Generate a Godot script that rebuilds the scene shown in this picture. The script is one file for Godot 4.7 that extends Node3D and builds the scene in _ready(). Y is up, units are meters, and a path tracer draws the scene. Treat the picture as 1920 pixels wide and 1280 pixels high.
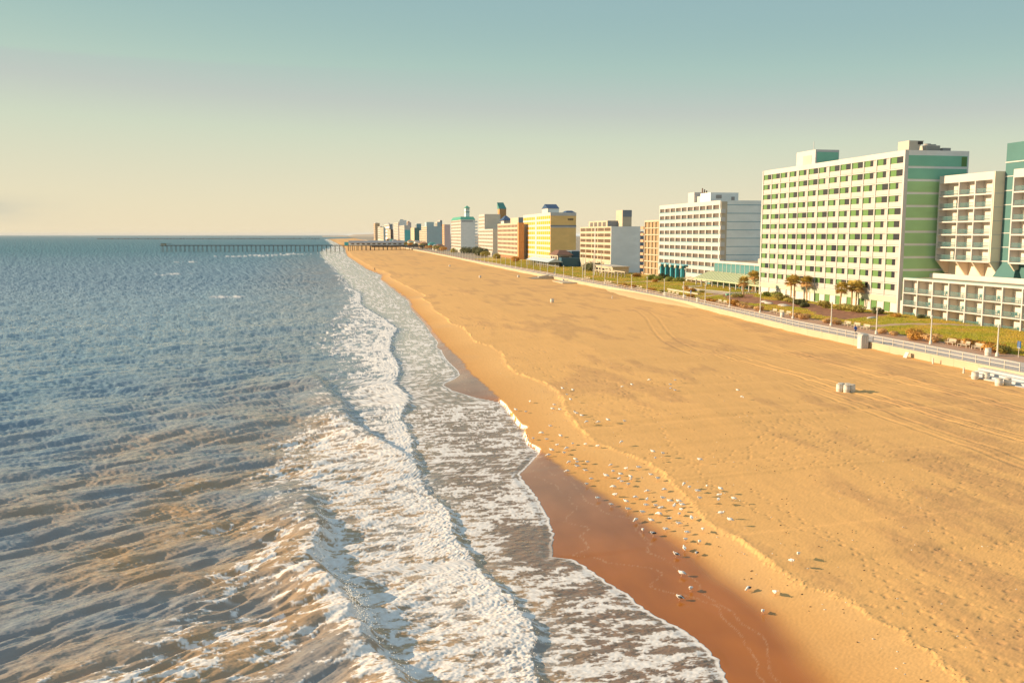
extends Node3D
# A beach seen from the air: x runs inland, d (= -z) runs along the coast, y is up, metres.

var used := {}
var mats := {}
var boxes := {}
var rng := RandomNumberGenerator.new()
var wear: ImageTexture
var wet_line := PackedVector2Array([Vector2(24.2,18.63),Vector2(29,19.8),Vector2(34.2,20.5),Vector2(37.2,20.97),Vector2(40.7,21.23),Vector2(44.8,20.97),Vector2(46.2,20.75),Vector2(49.3,20.77),Vector2(52.5,20.55),Vector2(55.1,20.06),Vector2(58.9,19.62),Vector2(62,19.26),Vector2(66,18.75),Vector2(70.3,18.19),Vector2(76.7,17.71),Vector2(81.5,17.45),Vector2(97.9,18.36),Vector2(105.7,18.71),Vector2(114.9,18.49),Vector2(128.9,18.22),Vector2(140.5,18.67),Vector2(156.8,18.37),Vector2(175,18.63),Vector2(200.3,19.31),Vector2(239.1,19.54),Vector2(271,21.05),Vector2(316,20.31),Vector2(401.7,18.84),Vector2(444.7,21.41),Vector2(531.6,16.39),Vector2(841.9,9.2),Vector2(1081,9.4),Vector2(1310,11.5),Vector2(1705,7.3),Vector2(2277,-3),Vector2(3421,-24),Vector2(4505,-49),Vector2(5323,85),Vector2(6295,176),Vector2(9970,418)])
var swash_line := PackedVector2Array([Vector2(25.6,13.64),Vector2(32.2,15.6),Vector2(35.2,16.59),Vector2(37.4,17.06),Vector2(40,16.94),Vector2(43.5,15.64),Vector2(45.8,15.3),Vector2(47.4,14.79),Vector2(49.9,14.24),Vector2(51.5,13.71),Vector2(52.1,12.55),Vector2(55.9,13.61),Vector2(58.5,13.97),Vector2(59.6,14.17),Vector2(64.8,14.43),Vector2(69.8,14.38),Vector2(71.4,14.42),Vector2(74.6,16),Vector2(78.5,17.89),Vector2(81.4,17.36),Vector2(86.7,18.04),Vector2(87.6,18.69),Vector2(89.4,18.25),Vector2(100.5,18.68),Vector2(103.5,18.67),Vector2(107,16.25),Vector2(112.5,14.09),Vector2(117.2,13.35),Vector2(119.3,14.11),Vector2(121.7,15.47),Vector2(125.2,16.7),Vector2(129.3,17.02),Vector2(137.5,16.78),Vector2(154,16.39),Vector2(157.9,13.25),Vector2(163,10.33),Vector2(180.7,11.48),Vector2(209.5,12.12),Vector2(280.9,12.24),Vector2(398.8,10.58),Vector2(620,4.17),Vector2(855.6,-5.33),Vector2(1039.6,-17.01)])
var bore_line := PackedVector2Array([Vector2(26.7,6.98),Vector2(31.7,7.61),Vector2(36.6,8.23),Vector2(38,8.28),Vector2(40,8.82),Vector2(42.1,9.37),Vector2(43.7,9.06),Vector2(46.1,8.95),Vector2(48.9,8.12),Vector2(52.5,7.72),Vector2(56.7,7.03),Vector2(60.8,7.43),Vector2(64.4,7.08),Vector2(69.4,6.22),Vector2(73.3,6.28),Vector2(79.6,6.28),Vector2(85.8,6.64),Vector2(91.6,6.61),Vector2(95,6.07),Vector2(107.5,8.13),Vector2(110.9,8.06),Vector2(118.1,6.98),Vector2(130.2,8.43),Vector2(138,8.7),Vector2(154.6,8.41),Vector2(175.2,10.09),Vector2(189.1,12.03),Vector2(214.2,10.39),Vector2(243.3,7.3),Vector2(258.8,6.13),Vector2(309.1,7.4),Vector2(344.8,4.11),Vector2(408,2.36),Vector2(514.6,-1.33),Vector2(793.3,-13.55),Vector2(1035,-20.46)])
var crest_one := PackedVector2Array([Vector2(74.8,5.9),Vector2(79.8,4.91),Vector2(85.9,2.95),Vector2(90.3,1.78),Vector2(94.2,0.66),Vector2(99.6,-0.09),Vector2(104.4,0.04),Vector2(109.9,-1.21),Vector2(120.4,-2.81),Vector2(133.5,-5.28),Vector2(146.3,-7.73)])
var crest_two := PackedVector2Array([Vector2(27.1,3.29),Vector2(32.2,2.72),Vector2(37.3,2.07),Vector2(39.1,1.61),Vector2(40.6,0.94),Vector2(43.6,0.32),Vector2(47.8,-0.38),Vector2(50.1,-1.39),Vector2(53.1,-2.26),Vector2(58.3,-1.64),Vector2(63.2,-2.22),Vector2(67.6,-2.89),Vector2(75,-4.45)])
var foam_line := PackedVector2Array([Vector2(30.1,-9.4),Vector2(35.3,-9.67),Vector2(39.3,-8.92),Vector2(41.7,-8.47),Vector2(44.4,-7.97),Vector2(47.3,-6.85),Vector2(50.1,-6.06),Vector2(52.7,-4.83),Vector2(55.7,-4.1),Vector2(60.7,-3.01),Vector2(64.6,-2.99),Vector2(68.5,-3.92),Vector2(72.4,-4.74),Vector2(76.7,-5.39),Vector2(82.3,-4.36),Vector2(88.7,-3.64),Vector2(96.2,-2.24),Vector2(103.6,-1.17),Vector2(110.6,-1.54),Vector2(120.5,-0.94),Vector2(129.7,0.15),Vector2(140.4,1.84),Vector2(150.3,0.25),Vector2(159.5,-2.84),Vector2(165.7,-2.64),Vector2(218,-0.45),Vector2(246.5,0.4),Vector2(321.7,0.66),Vector2(427.2,-0.45),Vector2(860,-17.09),Vector2(1043.8,-25.36)])
var berm_line := PackedVector2Array([Vector2(22.3,24.06),Vector2(26.4,24.89),Vector2(30.5,25.3),Vector2(32.1,25.98),Vector2(33.1,25.94),Vector2(34.2,26.16),Vector2(35.2,26.2),Vector2(36.9,26.19),Vector2(38.5,25.97),Vector2(39.6,25.8),Vector2(40.8,25.63),Vector2(42,25.35),Vector2(43.2,24.63),Vector2(43.9,24.4),Vector2(45.8,24.13),Vector2(47.3,23.88),Vector2(48.9,23.62),Vector2(51.8,23.69),Vector2(54.7,23.84),Vector2(57.8,24.25),Vector2(61.2,24.7),Vector2(65.1,25.08),Vector2(68.9,25.3),Vector2(71.4,24.93),Vector2(74.5,23.88),Vector2(77.4,22.97),Vector2(82.2,23),Vector2(88.1,23.31),Vector2(93.7,24.09),Vector2(97.2,24.82),Vector2(103.1,25.75),Vector2(111.1,25.91),Vector2(116.5,24.61),Vector2(120.8,23.78),Vector2(130,24.18),Vector2(140.4,25.61),Vector2(150.8,25.34),Vector2(158,23.75),Vector2(170.7,24.48),Vector2(182.5,24.89),Vector2(192.8,23.6),Vector2(205.8,24.12),Vector2(227.9,23.57),Vector2(251.7,25.18),Vector2(274.4,24.16),Vector2(277.7,26.87),Vector2(320.8,25.36),Vector2(430.9,21.5),Vector2(860.2,3.51)])
var wall_line := PackedVector2Array([Vector2(60,82.3),Vector2(110,82.4),Vector2(150,82.6),Vector2(185,85),Vector2(215,87.3),Vector2(260,87.4),Vector2(336,86.6),Vector2(420,86),Vector2(535,86.5),Vector2(750,88.5),Vector2(1200,88),Vector2(9000,88)])
var patches: FastNoiseLite
var fine: FastNoiseLite

# ---------------------------------------------------------------- helpers
func v3(x: float, y: float, d: float) -> Vector3:
	return Vector3(x, y, -d)

func lin(r: float, g: float, b: float, a := 1.0) -> Color:
	var c := Color(r, g, b, a).linear_to_srgb()
	c.a = a
	return c

func mt(key: String, r := 0.5, g := 0.5, b := 0.5, rough := 0.85, worn := false) -> StandardMaterial3D:
	if not mats.has(key):
		var m := StandardMaterial3D.new()
		m.resource_name = key
		m.albedo_color = lin(r, g, b)
		m.roughness = rough
		if worn:
			m.albedo_texture = wear
			m.uv1_triplanar = true
			m.uv1_world_triplanar = true
			m.uv1_scale = Vector3(0.045, 0.11, 0.045)
		mats[key] = m
	return mats[key]

func numbered(called: String) -> String:
	used[called] = used.get(called, 0) + 1
	return called if used[called] == 1 else "%s_%03d" % [called, used[called] - 1]

func tag(o: Node3D, label: String, category: String, group := "", kind := "") -> Node3D:
	o.set_meta("label", label)
	if category: o.set_meta("category", category)
	if group: o.set_meta("group", group)
	if kind: o.set_meta("kind", kind)
	return o

func thing(called: String, label: String, category: String, at: Vector3, group := "") -> Node3D:
	var o := Node3D.new()
	o.name = numbered(called)
	add_child(o)
	o.position = at
	return tag(o, label, category, group)

func copy(o: Node3D, called: String, label: String, at: Vector3, turn := 0.0) -> Node3D:
	var c: Node3D = o.duplicate()
	c.name = numbered(called)
	add_child(c)
	c.position = at
	c.rotation.y = turn
	c.set_meta("label", label)
	return c

func put(parent: Node3D, called: String, mesh: Mesh, m: Material, at := Vector3.ZERO) -> MeshInstance3D:
	var o := MeshInstance3D.new()
	o.mesh = mesh
	o.material_override = m
	if parent == self:
		o.name = numbered(called)
		add_child(o)
	else:
		o.name = called
		parent.add_child(o, true)
	o.position = at
	return o

func origin(n: Node) -> Vector3:
	var p := Vector3.ZERO
	while n is Node3D and n != self:
		p += (n as Node3D).position
		n = n.get_parent()
	return p

func cube(size: Vector3) -> BoxMesh:
	var key := "%.3f %.3f %.3f" % [size.x, size.y, size.z]
	if not boxes.has(key):
		var b := BoxMesh.new()
		b.size = size
		boxes[key] = b
	return boxes[key]

# a box between world limits, as a part of parent
func bx(parent: Node3D, called: String, m: Material, x0: float, x1: float, y0: float, y1: float, d0: float, d1: float) -> MeshInstance3D:
	var mid := v3((x0 + x1) / 2, (y0 + y1) / 2, (d0 + d1) / 2)
	return put(parent, called, cube(Vector3(absf(x1 - x0), absf(y1 - y0), absf(d1 - d0))), m, mid - origin(parent))

func stuff(o: Node3D) -> Node3D:
	o.set_meta("kind", "stuff")
	return o

func tab(line: PackedVector2Array, d: float) -> float:
	var n := line.size()
	if d <= line[0].x: return line[0].y
	var lo := 0
	var hi := n - 1
	if d >= line[hi].x: return line[hi].y
	while hi - lo > 1:
		var mid := (lo + hi) >> 1
		if line[mid].x > d: hi = mid
		else: lo = mid
	var t := (d - line[lo].x) / (line[hi].x - line[lo].x)
	return lerpf(line[lo].y, line[hi].y, t)

func noise(kind: int, s: int, freq: float, octaves := 1) -> FastNoiseLite:
	var n := FastNoiseLite.new()
	n.noise_type = kind
	n.seed = s
	n.frequency = freq
	n.fractal_type = FastNoiseLite.FRACTAL_FBM if octaves > 1 else FastNoiseLite.FRACTAL_NONE
	n.fractal_octaves = octaves
	return n

# a regular sheet of rows x columns as arrays, with normals from its own slopes
func sheet(p: PackedVector3Array, rows: int, cols: int) -> Array:
	var nrm := PackedVector3Array()
	nrm.resize(rows * cols)
	for r in rows:
		var r0 := maxi(r - 1, 0) * cols
		var r1 := mini(r + 1, rows - 1) * cols
		var k := r * cols
		for c in cols:
			var a := p[k + mini(c + 1, cols - 1)] - p[k + maxi(c - 1, 0)]
			var b := p[r1 + c] - p[r0 + c]
			nrm[k + c] = a.cross(b).normalized()
	var arr := []
	arr.resize(Mesh.ARRAY_MAX)
	arr[Mesh.ARRAY_VERTEX] = p
	arr[Mesh.ARRAY_NORMAL] = nrm
	return arr

func grid_index(rows: int, cols: int) -> PackedInt32Array:
	var idx := PackedInt32Array()
	idx.resize((rows - 1) * (cols - 1) * 6)
	var w := 0
	for r in rows - 1:
		for c in cols - 1:
			var a := r * cols + c
			idx[w] = a; idx[w + 1] = a + cols; idx[w + 2] = a + cols + 1
			idx[w + 3] = a; idx[w + 4] = a + cols + 1; idx[w + 5] = a + 1
			w += 6
	return idx

func tri(st: SurfaceTool, a: Vector3, b: Vector3, c: Vector3) -> void:
	st.add_vertex(a); st.add_vertex(b); st.add_vertex(c)

func quad(st: SurfaceTool, a: Vector3, b: Vector3, c: Vector3, e: Vector3) -> void:
	tri(st, a, b, c); tri(st, a, c, e)

func begin() -> SurfaceTool:
	var st := SurfaceTool.new()
	st.begin(Mesh.PRIMITIVE_TRIANGLES)
	return st

func done(st: SurfaceTool) -> ArrayMesh:
	st.generate_normals()
	return st.commit()

# a round bar through points with radii
func tube(st: SurfaceTool, pts: Array, radii: Array, sides := 8) -> void:
	var rings := []
	for i in pts.size():
		var dir: Vector3 = (pts[mini(i + 1, pts.size() - 1)] - pts[maxi(i - 1, 0)]).normalized()
		var side := dir.cross(Vector3.RIGHT if absf(dir.x) < 0.8 else Vector3.UP).normalized()
		var up := side.cross(dir)
		var ring := []
		for k in sides:
			var a := TAU * k / sides
			ring.append(pts[i] + (side * cos(a) + up * sin(a)) * float(radii[i]))
		rings.append(ring)
	st.set_smooth_group(0)
	for i in pts.size() - 1:
		for k in sides:
			var k2 := (k + 1) % sides
			quad(st, rings[i][k], rings[i + 1][k], rings[i + 1][k2], rings[i][k2])
	st.set_smooth_group(-1)
	for k in range(1, sides - 1):
		tri(st, rings[0][0], rings[0][k], rings[0][k + 1])
		var e := pts.size() - 1
		tri(st, rings[e][0], rings[e][k + 1], rings[e][k])

# a box turned to run between two points (a rail)
func bar(st: SurfaceTool, a: Vector3, b: Vector3, w: float, h: float) -> void:
	var dir := (b - a).normalized()
	var s := dir.cross(Vector3.UP).normalized() * w / 2
	var u := s.cross(dir).normalized() * h / 2
	st.set_smooth_group(-1)
	var p := [a - s - u, a + s - u, a + s + u, a - s + u, b - s - u, b + s - u, b + s + u, b - s + u]
	quad(st, p[0], p[4], p[5], p[1]); quad(st, p[1], p[5], p[6], p[2]); quad(st, p[2], p[6], p[7], p[3])
	quad(st, p[3], p[7], p[4], p[0]); quad(st, p[0], p[1], p[2], p[3]); quad(st, p[5], p[4], p[7], p[6])

func ellipsoid(st: SurfaceTool, at: Vector3, r: Vector3, turn := Basis(), n := 8) -> void:
	st.set_smooth_group(0)
	var rows := n / 2 + 1
	for i in rows - 1:
		var a0 := -PI / 2 + PI * i / (rows - 1)
		var a1 := -PI / 2 + PI * (i + 1) / (rows - 1)
		for k in n:
			var b0 := TAU * k / n
			var b1 := TAU * (k + 1) / n
			var q := []
			for ab in [[a0, b0], [a1, b0], [a1, b1], [a0, b1]]:
				q.append(at + turn * (Vector3(cos(ab[0]) * cos(ab[1]), sin(ab[0]), cos(ab[0]) * sin(ab[1])) * r))
			quad(st, q[0], q[1], q[2], q[3])

var ones := ["", "first", "second", "third", "fourth", "fifth", "sixth", "seventh", "eighth", "ninth", "tenth", "eleventh", "twelfth", "thirteenth", "fourteenth", "fifteenth", "sixteenth", "seventeenth", "eighteenth", "nineteenth"]
var tens := ["", "", "twenty", "thirty", "forty", "fifty", "sixty", "seventy", "eighty", "ninety"]
func ordinal(n: int) -> String:
	if n < 20: return ones[n]
	if n % 10 == 0: return tens[n / 10].trim_suffix("y") + "ieth"
	return tens[n / 10] + "-" + ones[n % 10]

func bump(x: float, lo: float, hi: float, soft: float) -> float:
	return smoothstep(lo - soft, lo + soft, x) * (1.0 - smoothstep(hi - soft, hi + soft, x))

# ---------------------------------------------------------------- sky
func sky_texture(exposure: float) -> ImageTexture:
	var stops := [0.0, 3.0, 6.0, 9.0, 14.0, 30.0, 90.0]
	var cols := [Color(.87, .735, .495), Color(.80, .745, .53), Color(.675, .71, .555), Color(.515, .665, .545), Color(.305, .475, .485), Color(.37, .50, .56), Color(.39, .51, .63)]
	var w := 256
	var h := 256
	var im := Image.create(w, h, false, Image.FORMAT_RGBF)
	for y in h:
		var e := 90.0 - 180.0 * (y + 0.5) / h
		for x in w:
			var az := wrapf((x + 0.5) / w * 360.0, -180.0, 180.0)
			var a := absf(wrapf(az + 72.0, -180.0, 180.0))
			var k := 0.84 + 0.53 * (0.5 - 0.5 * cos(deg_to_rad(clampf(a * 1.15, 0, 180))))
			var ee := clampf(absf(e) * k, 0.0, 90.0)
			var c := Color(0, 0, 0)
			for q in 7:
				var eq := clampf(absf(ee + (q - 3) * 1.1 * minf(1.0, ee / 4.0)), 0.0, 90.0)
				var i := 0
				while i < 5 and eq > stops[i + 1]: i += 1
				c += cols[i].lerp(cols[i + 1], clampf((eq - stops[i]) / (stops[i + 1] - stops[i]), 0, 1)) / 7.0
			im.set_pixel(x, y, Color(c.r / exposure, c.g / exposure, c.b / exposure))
	im.resize(2048, 1024, Image.INTERPOLATE_BILINEAR)
	# the thin bank of cloud low in the north-east
	var n := noise(FastNoiseLite.TYPE_SIMPLEX_SMOOTH, 5, 0.05, 4)
	for y in range(485, 513):
		var e2 := 90.0 - 180.0 * (y + 0.5) / 1024
		for x in range(1864, 2009):
			var az2 := wrapf((x + 0.5) / 2048 * 360.0, -180.0, 180.0)
			var left := 1.0 - smoothstep(-24.0, -13.0, az2)
			var body := bump(e2, 0.75, 2.0, 0.5) * left
			var t := clampf(body * (1.0 + 1.3 * n.get_noise_2d(x * 0.8, y * 7.0)), 0, 1) * 0.65
			var c2 := im.get_pixel(x, y)
			var grey := Color(.56, .56, .47)
			im.set_pixel(x, y, c2.lerp(Color(grey.r / exposure, grey.g / exposure, grey.b / exposure), t))
	return ImageTexture.create_from_image(im)

# ---------------------------------------------------------------- sand
func sand_height(x: float, d: float, xe: float, xw: float, xk: float) -> float:
	if x < xe: return 0.16 + (x - xe) * 0.06
	if x < xw: return 0.16 + 0.34 * (x - xe) / maxf(xw - xe, 0.4)
	if x < xk: return 0.5 + 0.5 * (x - xw) / maxf(xk - xw, 0.5)
	return minf(1.0 + (x - xk) * 0.03, 1.45) + minf((x - xk) * 0.011, 0.6)

func build_sand() -> void:
	var rows := 680
	var cols := 760
	var p := PackedVector3Array()
	var col := PackedColorArray()
	var uv := PackedVector2Array()
	p.resize(rows * cols); col.resize(rows * cols); uv.resize(rows * cols)
	var rough := noise(FastNoiseLite.TYPE_SIMPLEX_SMOOTH, 21, 0.9, 4)
	var wide := noise(FastNoiseLite.TYPE_SIMPLEX_SMOOTH, 22, 0.035, 4)
	var streak := noise(FastNoiseLite.TYPE_SIMPLEX_SMOOTH, 23, 0.16, 4)
	var pit := noise(FastNoiseLite.TYPE_CELLULAR, 24, 0.85)
	pit.cellular_return_type = FastNoiseLite.RETURN_DISTANCE
	pit.cellular_jitter = 1.1
	var grain := noise(FastNoiseLite.TYPE_SIMPLEX, 25, 4.0, 2)
	var edge := noise(FastNoiseLite.TYPE_SIMPLEX_SMOOTH, 26, 0.5, 3)
	# vehicle tracks: d at two ends, x at two ends, how strong
	var walks := [[31.0, 33.0, 62.0, 27.0], [33.0, 28.6, 60.0, 30.0], [60.0, 27.0, 100.0, 33.0], [70.0, 34.0, 96.0, 55.5], [84.0, 58.5, 100.0, 56.0], [45.0, 36.0, 80.0, 44.0]]
	var tracks := [[40.0, 60.2, 140.0, 56.0, 1.0], [40.0, 62.0, 140.0, 57.9, 1.0], [40.0, 69.2, 150.0, 66.6, 0.9], [40.0, 71.0, 150.0, 68.5, 0.9], [40.0, 51.8, 110.0, 54.5, 0.6], [40.0, 53.5, 110.0, 56.3, 0.6], [60.0, 74.5, 260.0, 76.5, 0.6], [60.0, 76.3, 260.0, 78.3, 0.6], [70.0, 65.0, 180.0, 60.0, 0.4]]
	for r in rows:
		var d := 1.0 / lerpf(1.0 / 24.0, 1.0 / 9500.0, float(r - 16) / (rows - 17)) if r >= 16 else lerpf(-25.0, 23.6, r / 15.0)
		var dd := maxf(d, 24.0)
		var xw := tab(wet_line, d) + 0.16 * edge.get_noise_1d(d) * smoothstep(40.0, 80.0, d) * 2.0
		var xe := lerpf(tab(swash_line, d), tab(wet_line, d) - 0.5, smoothstep(138.0, 166.0, d))
		var xb := tab(bore_line, d)
		var xk := tab(berm_line, d) + 0.35 * edge.get_noise_2d(d * 1.3, 9.0)
		xk = maxf(xk, xw + 3.5)
		if d > 1035.0: xb = xw - lerpf(29.0, 16.0, smoothstep(1035.0, 1700.0, d))
		var soft := lerpf(1.5, 0.3, smoothstep(45.0, 80.0, d))
		var wall := tab(wall_line, d)
		var x0 := xb - 3.0
		var x1 := minf(dd * 1.06 + 3.0, wall + 1.2)
		x1 = maxf(x1, xk + 6.0)
		var fade := 1.0 - smoothstep(150.0, 500.0, d)
		var scarp_on := (0.45 + 0.55 * smoothstep(36.0, 52.0, d)) * (0.08 + 0.11 * clampf(0.5 + 1.2 * edge.get_noise_2d(d * 0.12, 40.0), 0.0, 1.0)) * (0.3 + 0.7 * smoothstep(-0.25, 0.15, edge.get_noise_2d(d * 0.35, 140.0)))
		var scarp_w := 0.2 + 0.16 * edge.get_noise_2d(d * 0.3, 70.0)
		for c in cols:
			var x: float
			if c < cols - 6: x = lerpf(x0, x1, float(c) / (cols - 7))
			else: x = lerpf(x1, maxf(wall + 1.2, x1), (c - cols + 7) / 6.0)
			var y := sand_height(x, d, xe, xw, xk)
			var wet := 1.0 - smoothstep(xw - soft * 0.6, xw + soft, x + 0.35 * streak.get_noise_2d(x * 0.5, d * 0.4) * soft)
			var dry := smoothstep(xk - 0.4, xk + 0.8, x)
			var big := wide.get_noise_2d(x, d * 0.6)
			var st := streak.get_noise_2d(x * 1.3, d * 0.35)
			# the ridge left by the last high tide: a crumbling step
			var s := (x - xk) / scarp_w
			if s > -4.0:
				y += scarp_on * smoothstep(-1.0, 1.0, s + 1.1 * rough.get_noise_2d(x * 2.2, d * 2.2)) + (0.015 + 0.08 * maxf(0.0, rough.get_noise_2d(x * 3.0, d * 3.0))) * exp(-s * s * 0.35) * fade
			var hue := 0.0
			if dry > 0.0:
				var churn := smoothstep(-0.1, 0.35, big + 0.3 * st)
				var relief := (0.004 + 0.013 * churn) * dry * lerpf(1.0, 0.3, smoothstep(60.0, 150.0, d))
				y += relief * rough.get_noise_2d(x, d * 1.15) * 1.6
				y += 0.03 * st * dry
				# footprints
				var q := pit.get_noise_2d(x, d)
				if q < -0.80 and streak.get_noise_2d(x * 0.22 + 300.0, d * 0.22) > 0.13:
					y -= 0.035 * smoothstep(-0.80, -0.95, q) * dry
					hue += 0.3 * smoothstep(-0.80, -0.95, q) * dry
				for w in walks:
					if d > w[0] and d < w[2]:
						var wx: float = lerpf(w[1], w[3], (d - w[0]) / (w[2] - w[0])) + 0.9 * edge.get_noise_2d(d * 0.09, w[1])
						var stp := fposmod(d, 1.5)
						var fx := x - wx - (0.13 if stp < 0.75 else -0.13)
						var fd := fposmod(d, 0.75) - 0.37
						var hit := exp(-(fx * fx * 90.0 + fd * fd * 45.0))
						y -= 0.042 * hit
						hue += 0.4 * hit
				for t in tracks:
					if d > t[0] and d < t[2]:
						var tx: float = lerpf(t[1], t[3], (d - t[0]) / (t[2] - t[0])) + 0.5 * edge.get_noise_2d(d * 0.06, t[1])
						var o := (x - tx) / 0.26
						if absf(o) < 4.0:
							var on: float = t[4] * (1.0 - smoothstep(t[2] * 0.8, t[2], d))
							y += on * (-0.055 * exp(-o * o) + 0.03 * exp(-(absf(o) - 1.6) * (absf(o) - 1.6) * 2.0))
							hue += on * 0.16 * exp(-o * o)
				if d > 125.0 and d < 262.0:
					# the curving pair of tracks that leaves the wall
					for k in 2:
						var cx := 53.0 + 17.0 * smoothstep(128.0, 214.0, d) - 9.0 * smoothstep(222.0, 252.0, d) + k * 2.6
						var o2 := (x - cx) / 0.3
						if absf(o2) < 4.0:
							y += -0.03 * exp(-o2 * o2) + 0.012 * exp(-(absf(o2) - 1.6) * (absf(o2) - 1.6) * 2.0)
							hue += 0.24 * exp(-o2 * o2)
				hue += (0.42 * smoothstep(0.02, 0.42, big * 0.9 + st * 0.7) * (0.6 + 0.7 * clampf(rough.get_noise_2d(x * 0.5, d * 0.25) + 0.5, 0.0, 1.0)) - 0.12 * smoothstep(-0.1, -0.4, big)) * dry
			y += 0.006 * grain.get_noise_2d(x, d) * (1.0 - wet) * fade
			var k2 := r * cols + c
			p[k2] = Vector3(x, y, -d)
			var g := 1.0 + 0.05 * grain.get_noise_2d(x * 0.7, d * 0.7) + 0.06 * big
			var base := Color(.69, .395, .148).lerp(Color(.59, .31, .105).lerp(Color(.69, .40, .155), clampf((x - xw) / maxf(xk - xw, 1.0) * 1.3, 0.0, 1.0)), 1.0 - dry)
			base = base.lerp(Color(.40, .225, .11), clampf(hue, 0.0, 0.85))
			base = base * g
			# damp stain at the foot of the ridge
			if dry < 1.0 and big > 0.12: base = base.lerp(Color(.56, .35, .17), smoothstep(0.12, 0.5, big) * (1.0 - dry) * 0.6)
			var wc := Color(.345, .115, .022).lerp(Color(.30, .145, .07), smoothstep(48.0, 68.0, d)) * (1.0 + 0.22 * streak.get_noise_2d(x * 1.6, d * 0.7))
			if wet > 0.3 and d < 140.0:
				var mark := minf(absf((x - xe) / maxf(xw - xe, 0.5) - 0.42 - 0.5 * patches.get_noise_1d(d * 1.3)), absf((x - xe) / maxf(xw - xe, 0.5) - 0.74 - 0.35 * patches.get_noise_1d(d * 1.1 + 300.0)))
				wc = wc.lerp(Color(.55, .36, .22), 0.38 * smoothstep(0.03, 0.0, mark) * smoothstep(-0.1, 0.4, grain.get_noise_2d(x * 3.0, d * 3.0)))
			col[k2] = base.lerp(wc, wet)
			uv[k2] = Vector2(clampf(wet, 0.01, 0.99), 0.5)
	var arr := sheet(p, rows, cols)
	arr[Mesh.ARRAY_COLOR] = col
	arr[Mesh.ARRAY_TEX_UV] = uv
	arr[Mesh.ARRAY_INDEX] = grid_index(rows, cols)
	var mesh := ArrayMesh.new()
	mesh.add_surface_from_arrays(Mesh.PRIMITIVE_TRIANGLES, arr)
	var m := StandardMaterial3D.new()
	m.resource_name = "sand"
	m.vertex_color_use_as_albedo = true
	m.roughness = 1.0
	var gr := Gradient.new()
	gr.set_color(0, Color(.95, .95, .95))
	gr.set_color(1, Color(.16, .16, .16))
	var gt := GradientTexture2D.new()
	gt.gradient = gr
	gt.width = 128
	gt.height = 4
	m.roughness_texture = gt
	m.texture_repeat = false
	m.metallic_specular = 0.33
	var o3 := put(self, "beach_sand", mesh, m)
	tag(o3, "wide golden sand beach with a wet brown edge and a low tide ridge", "beach", "", "structure")

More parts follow.
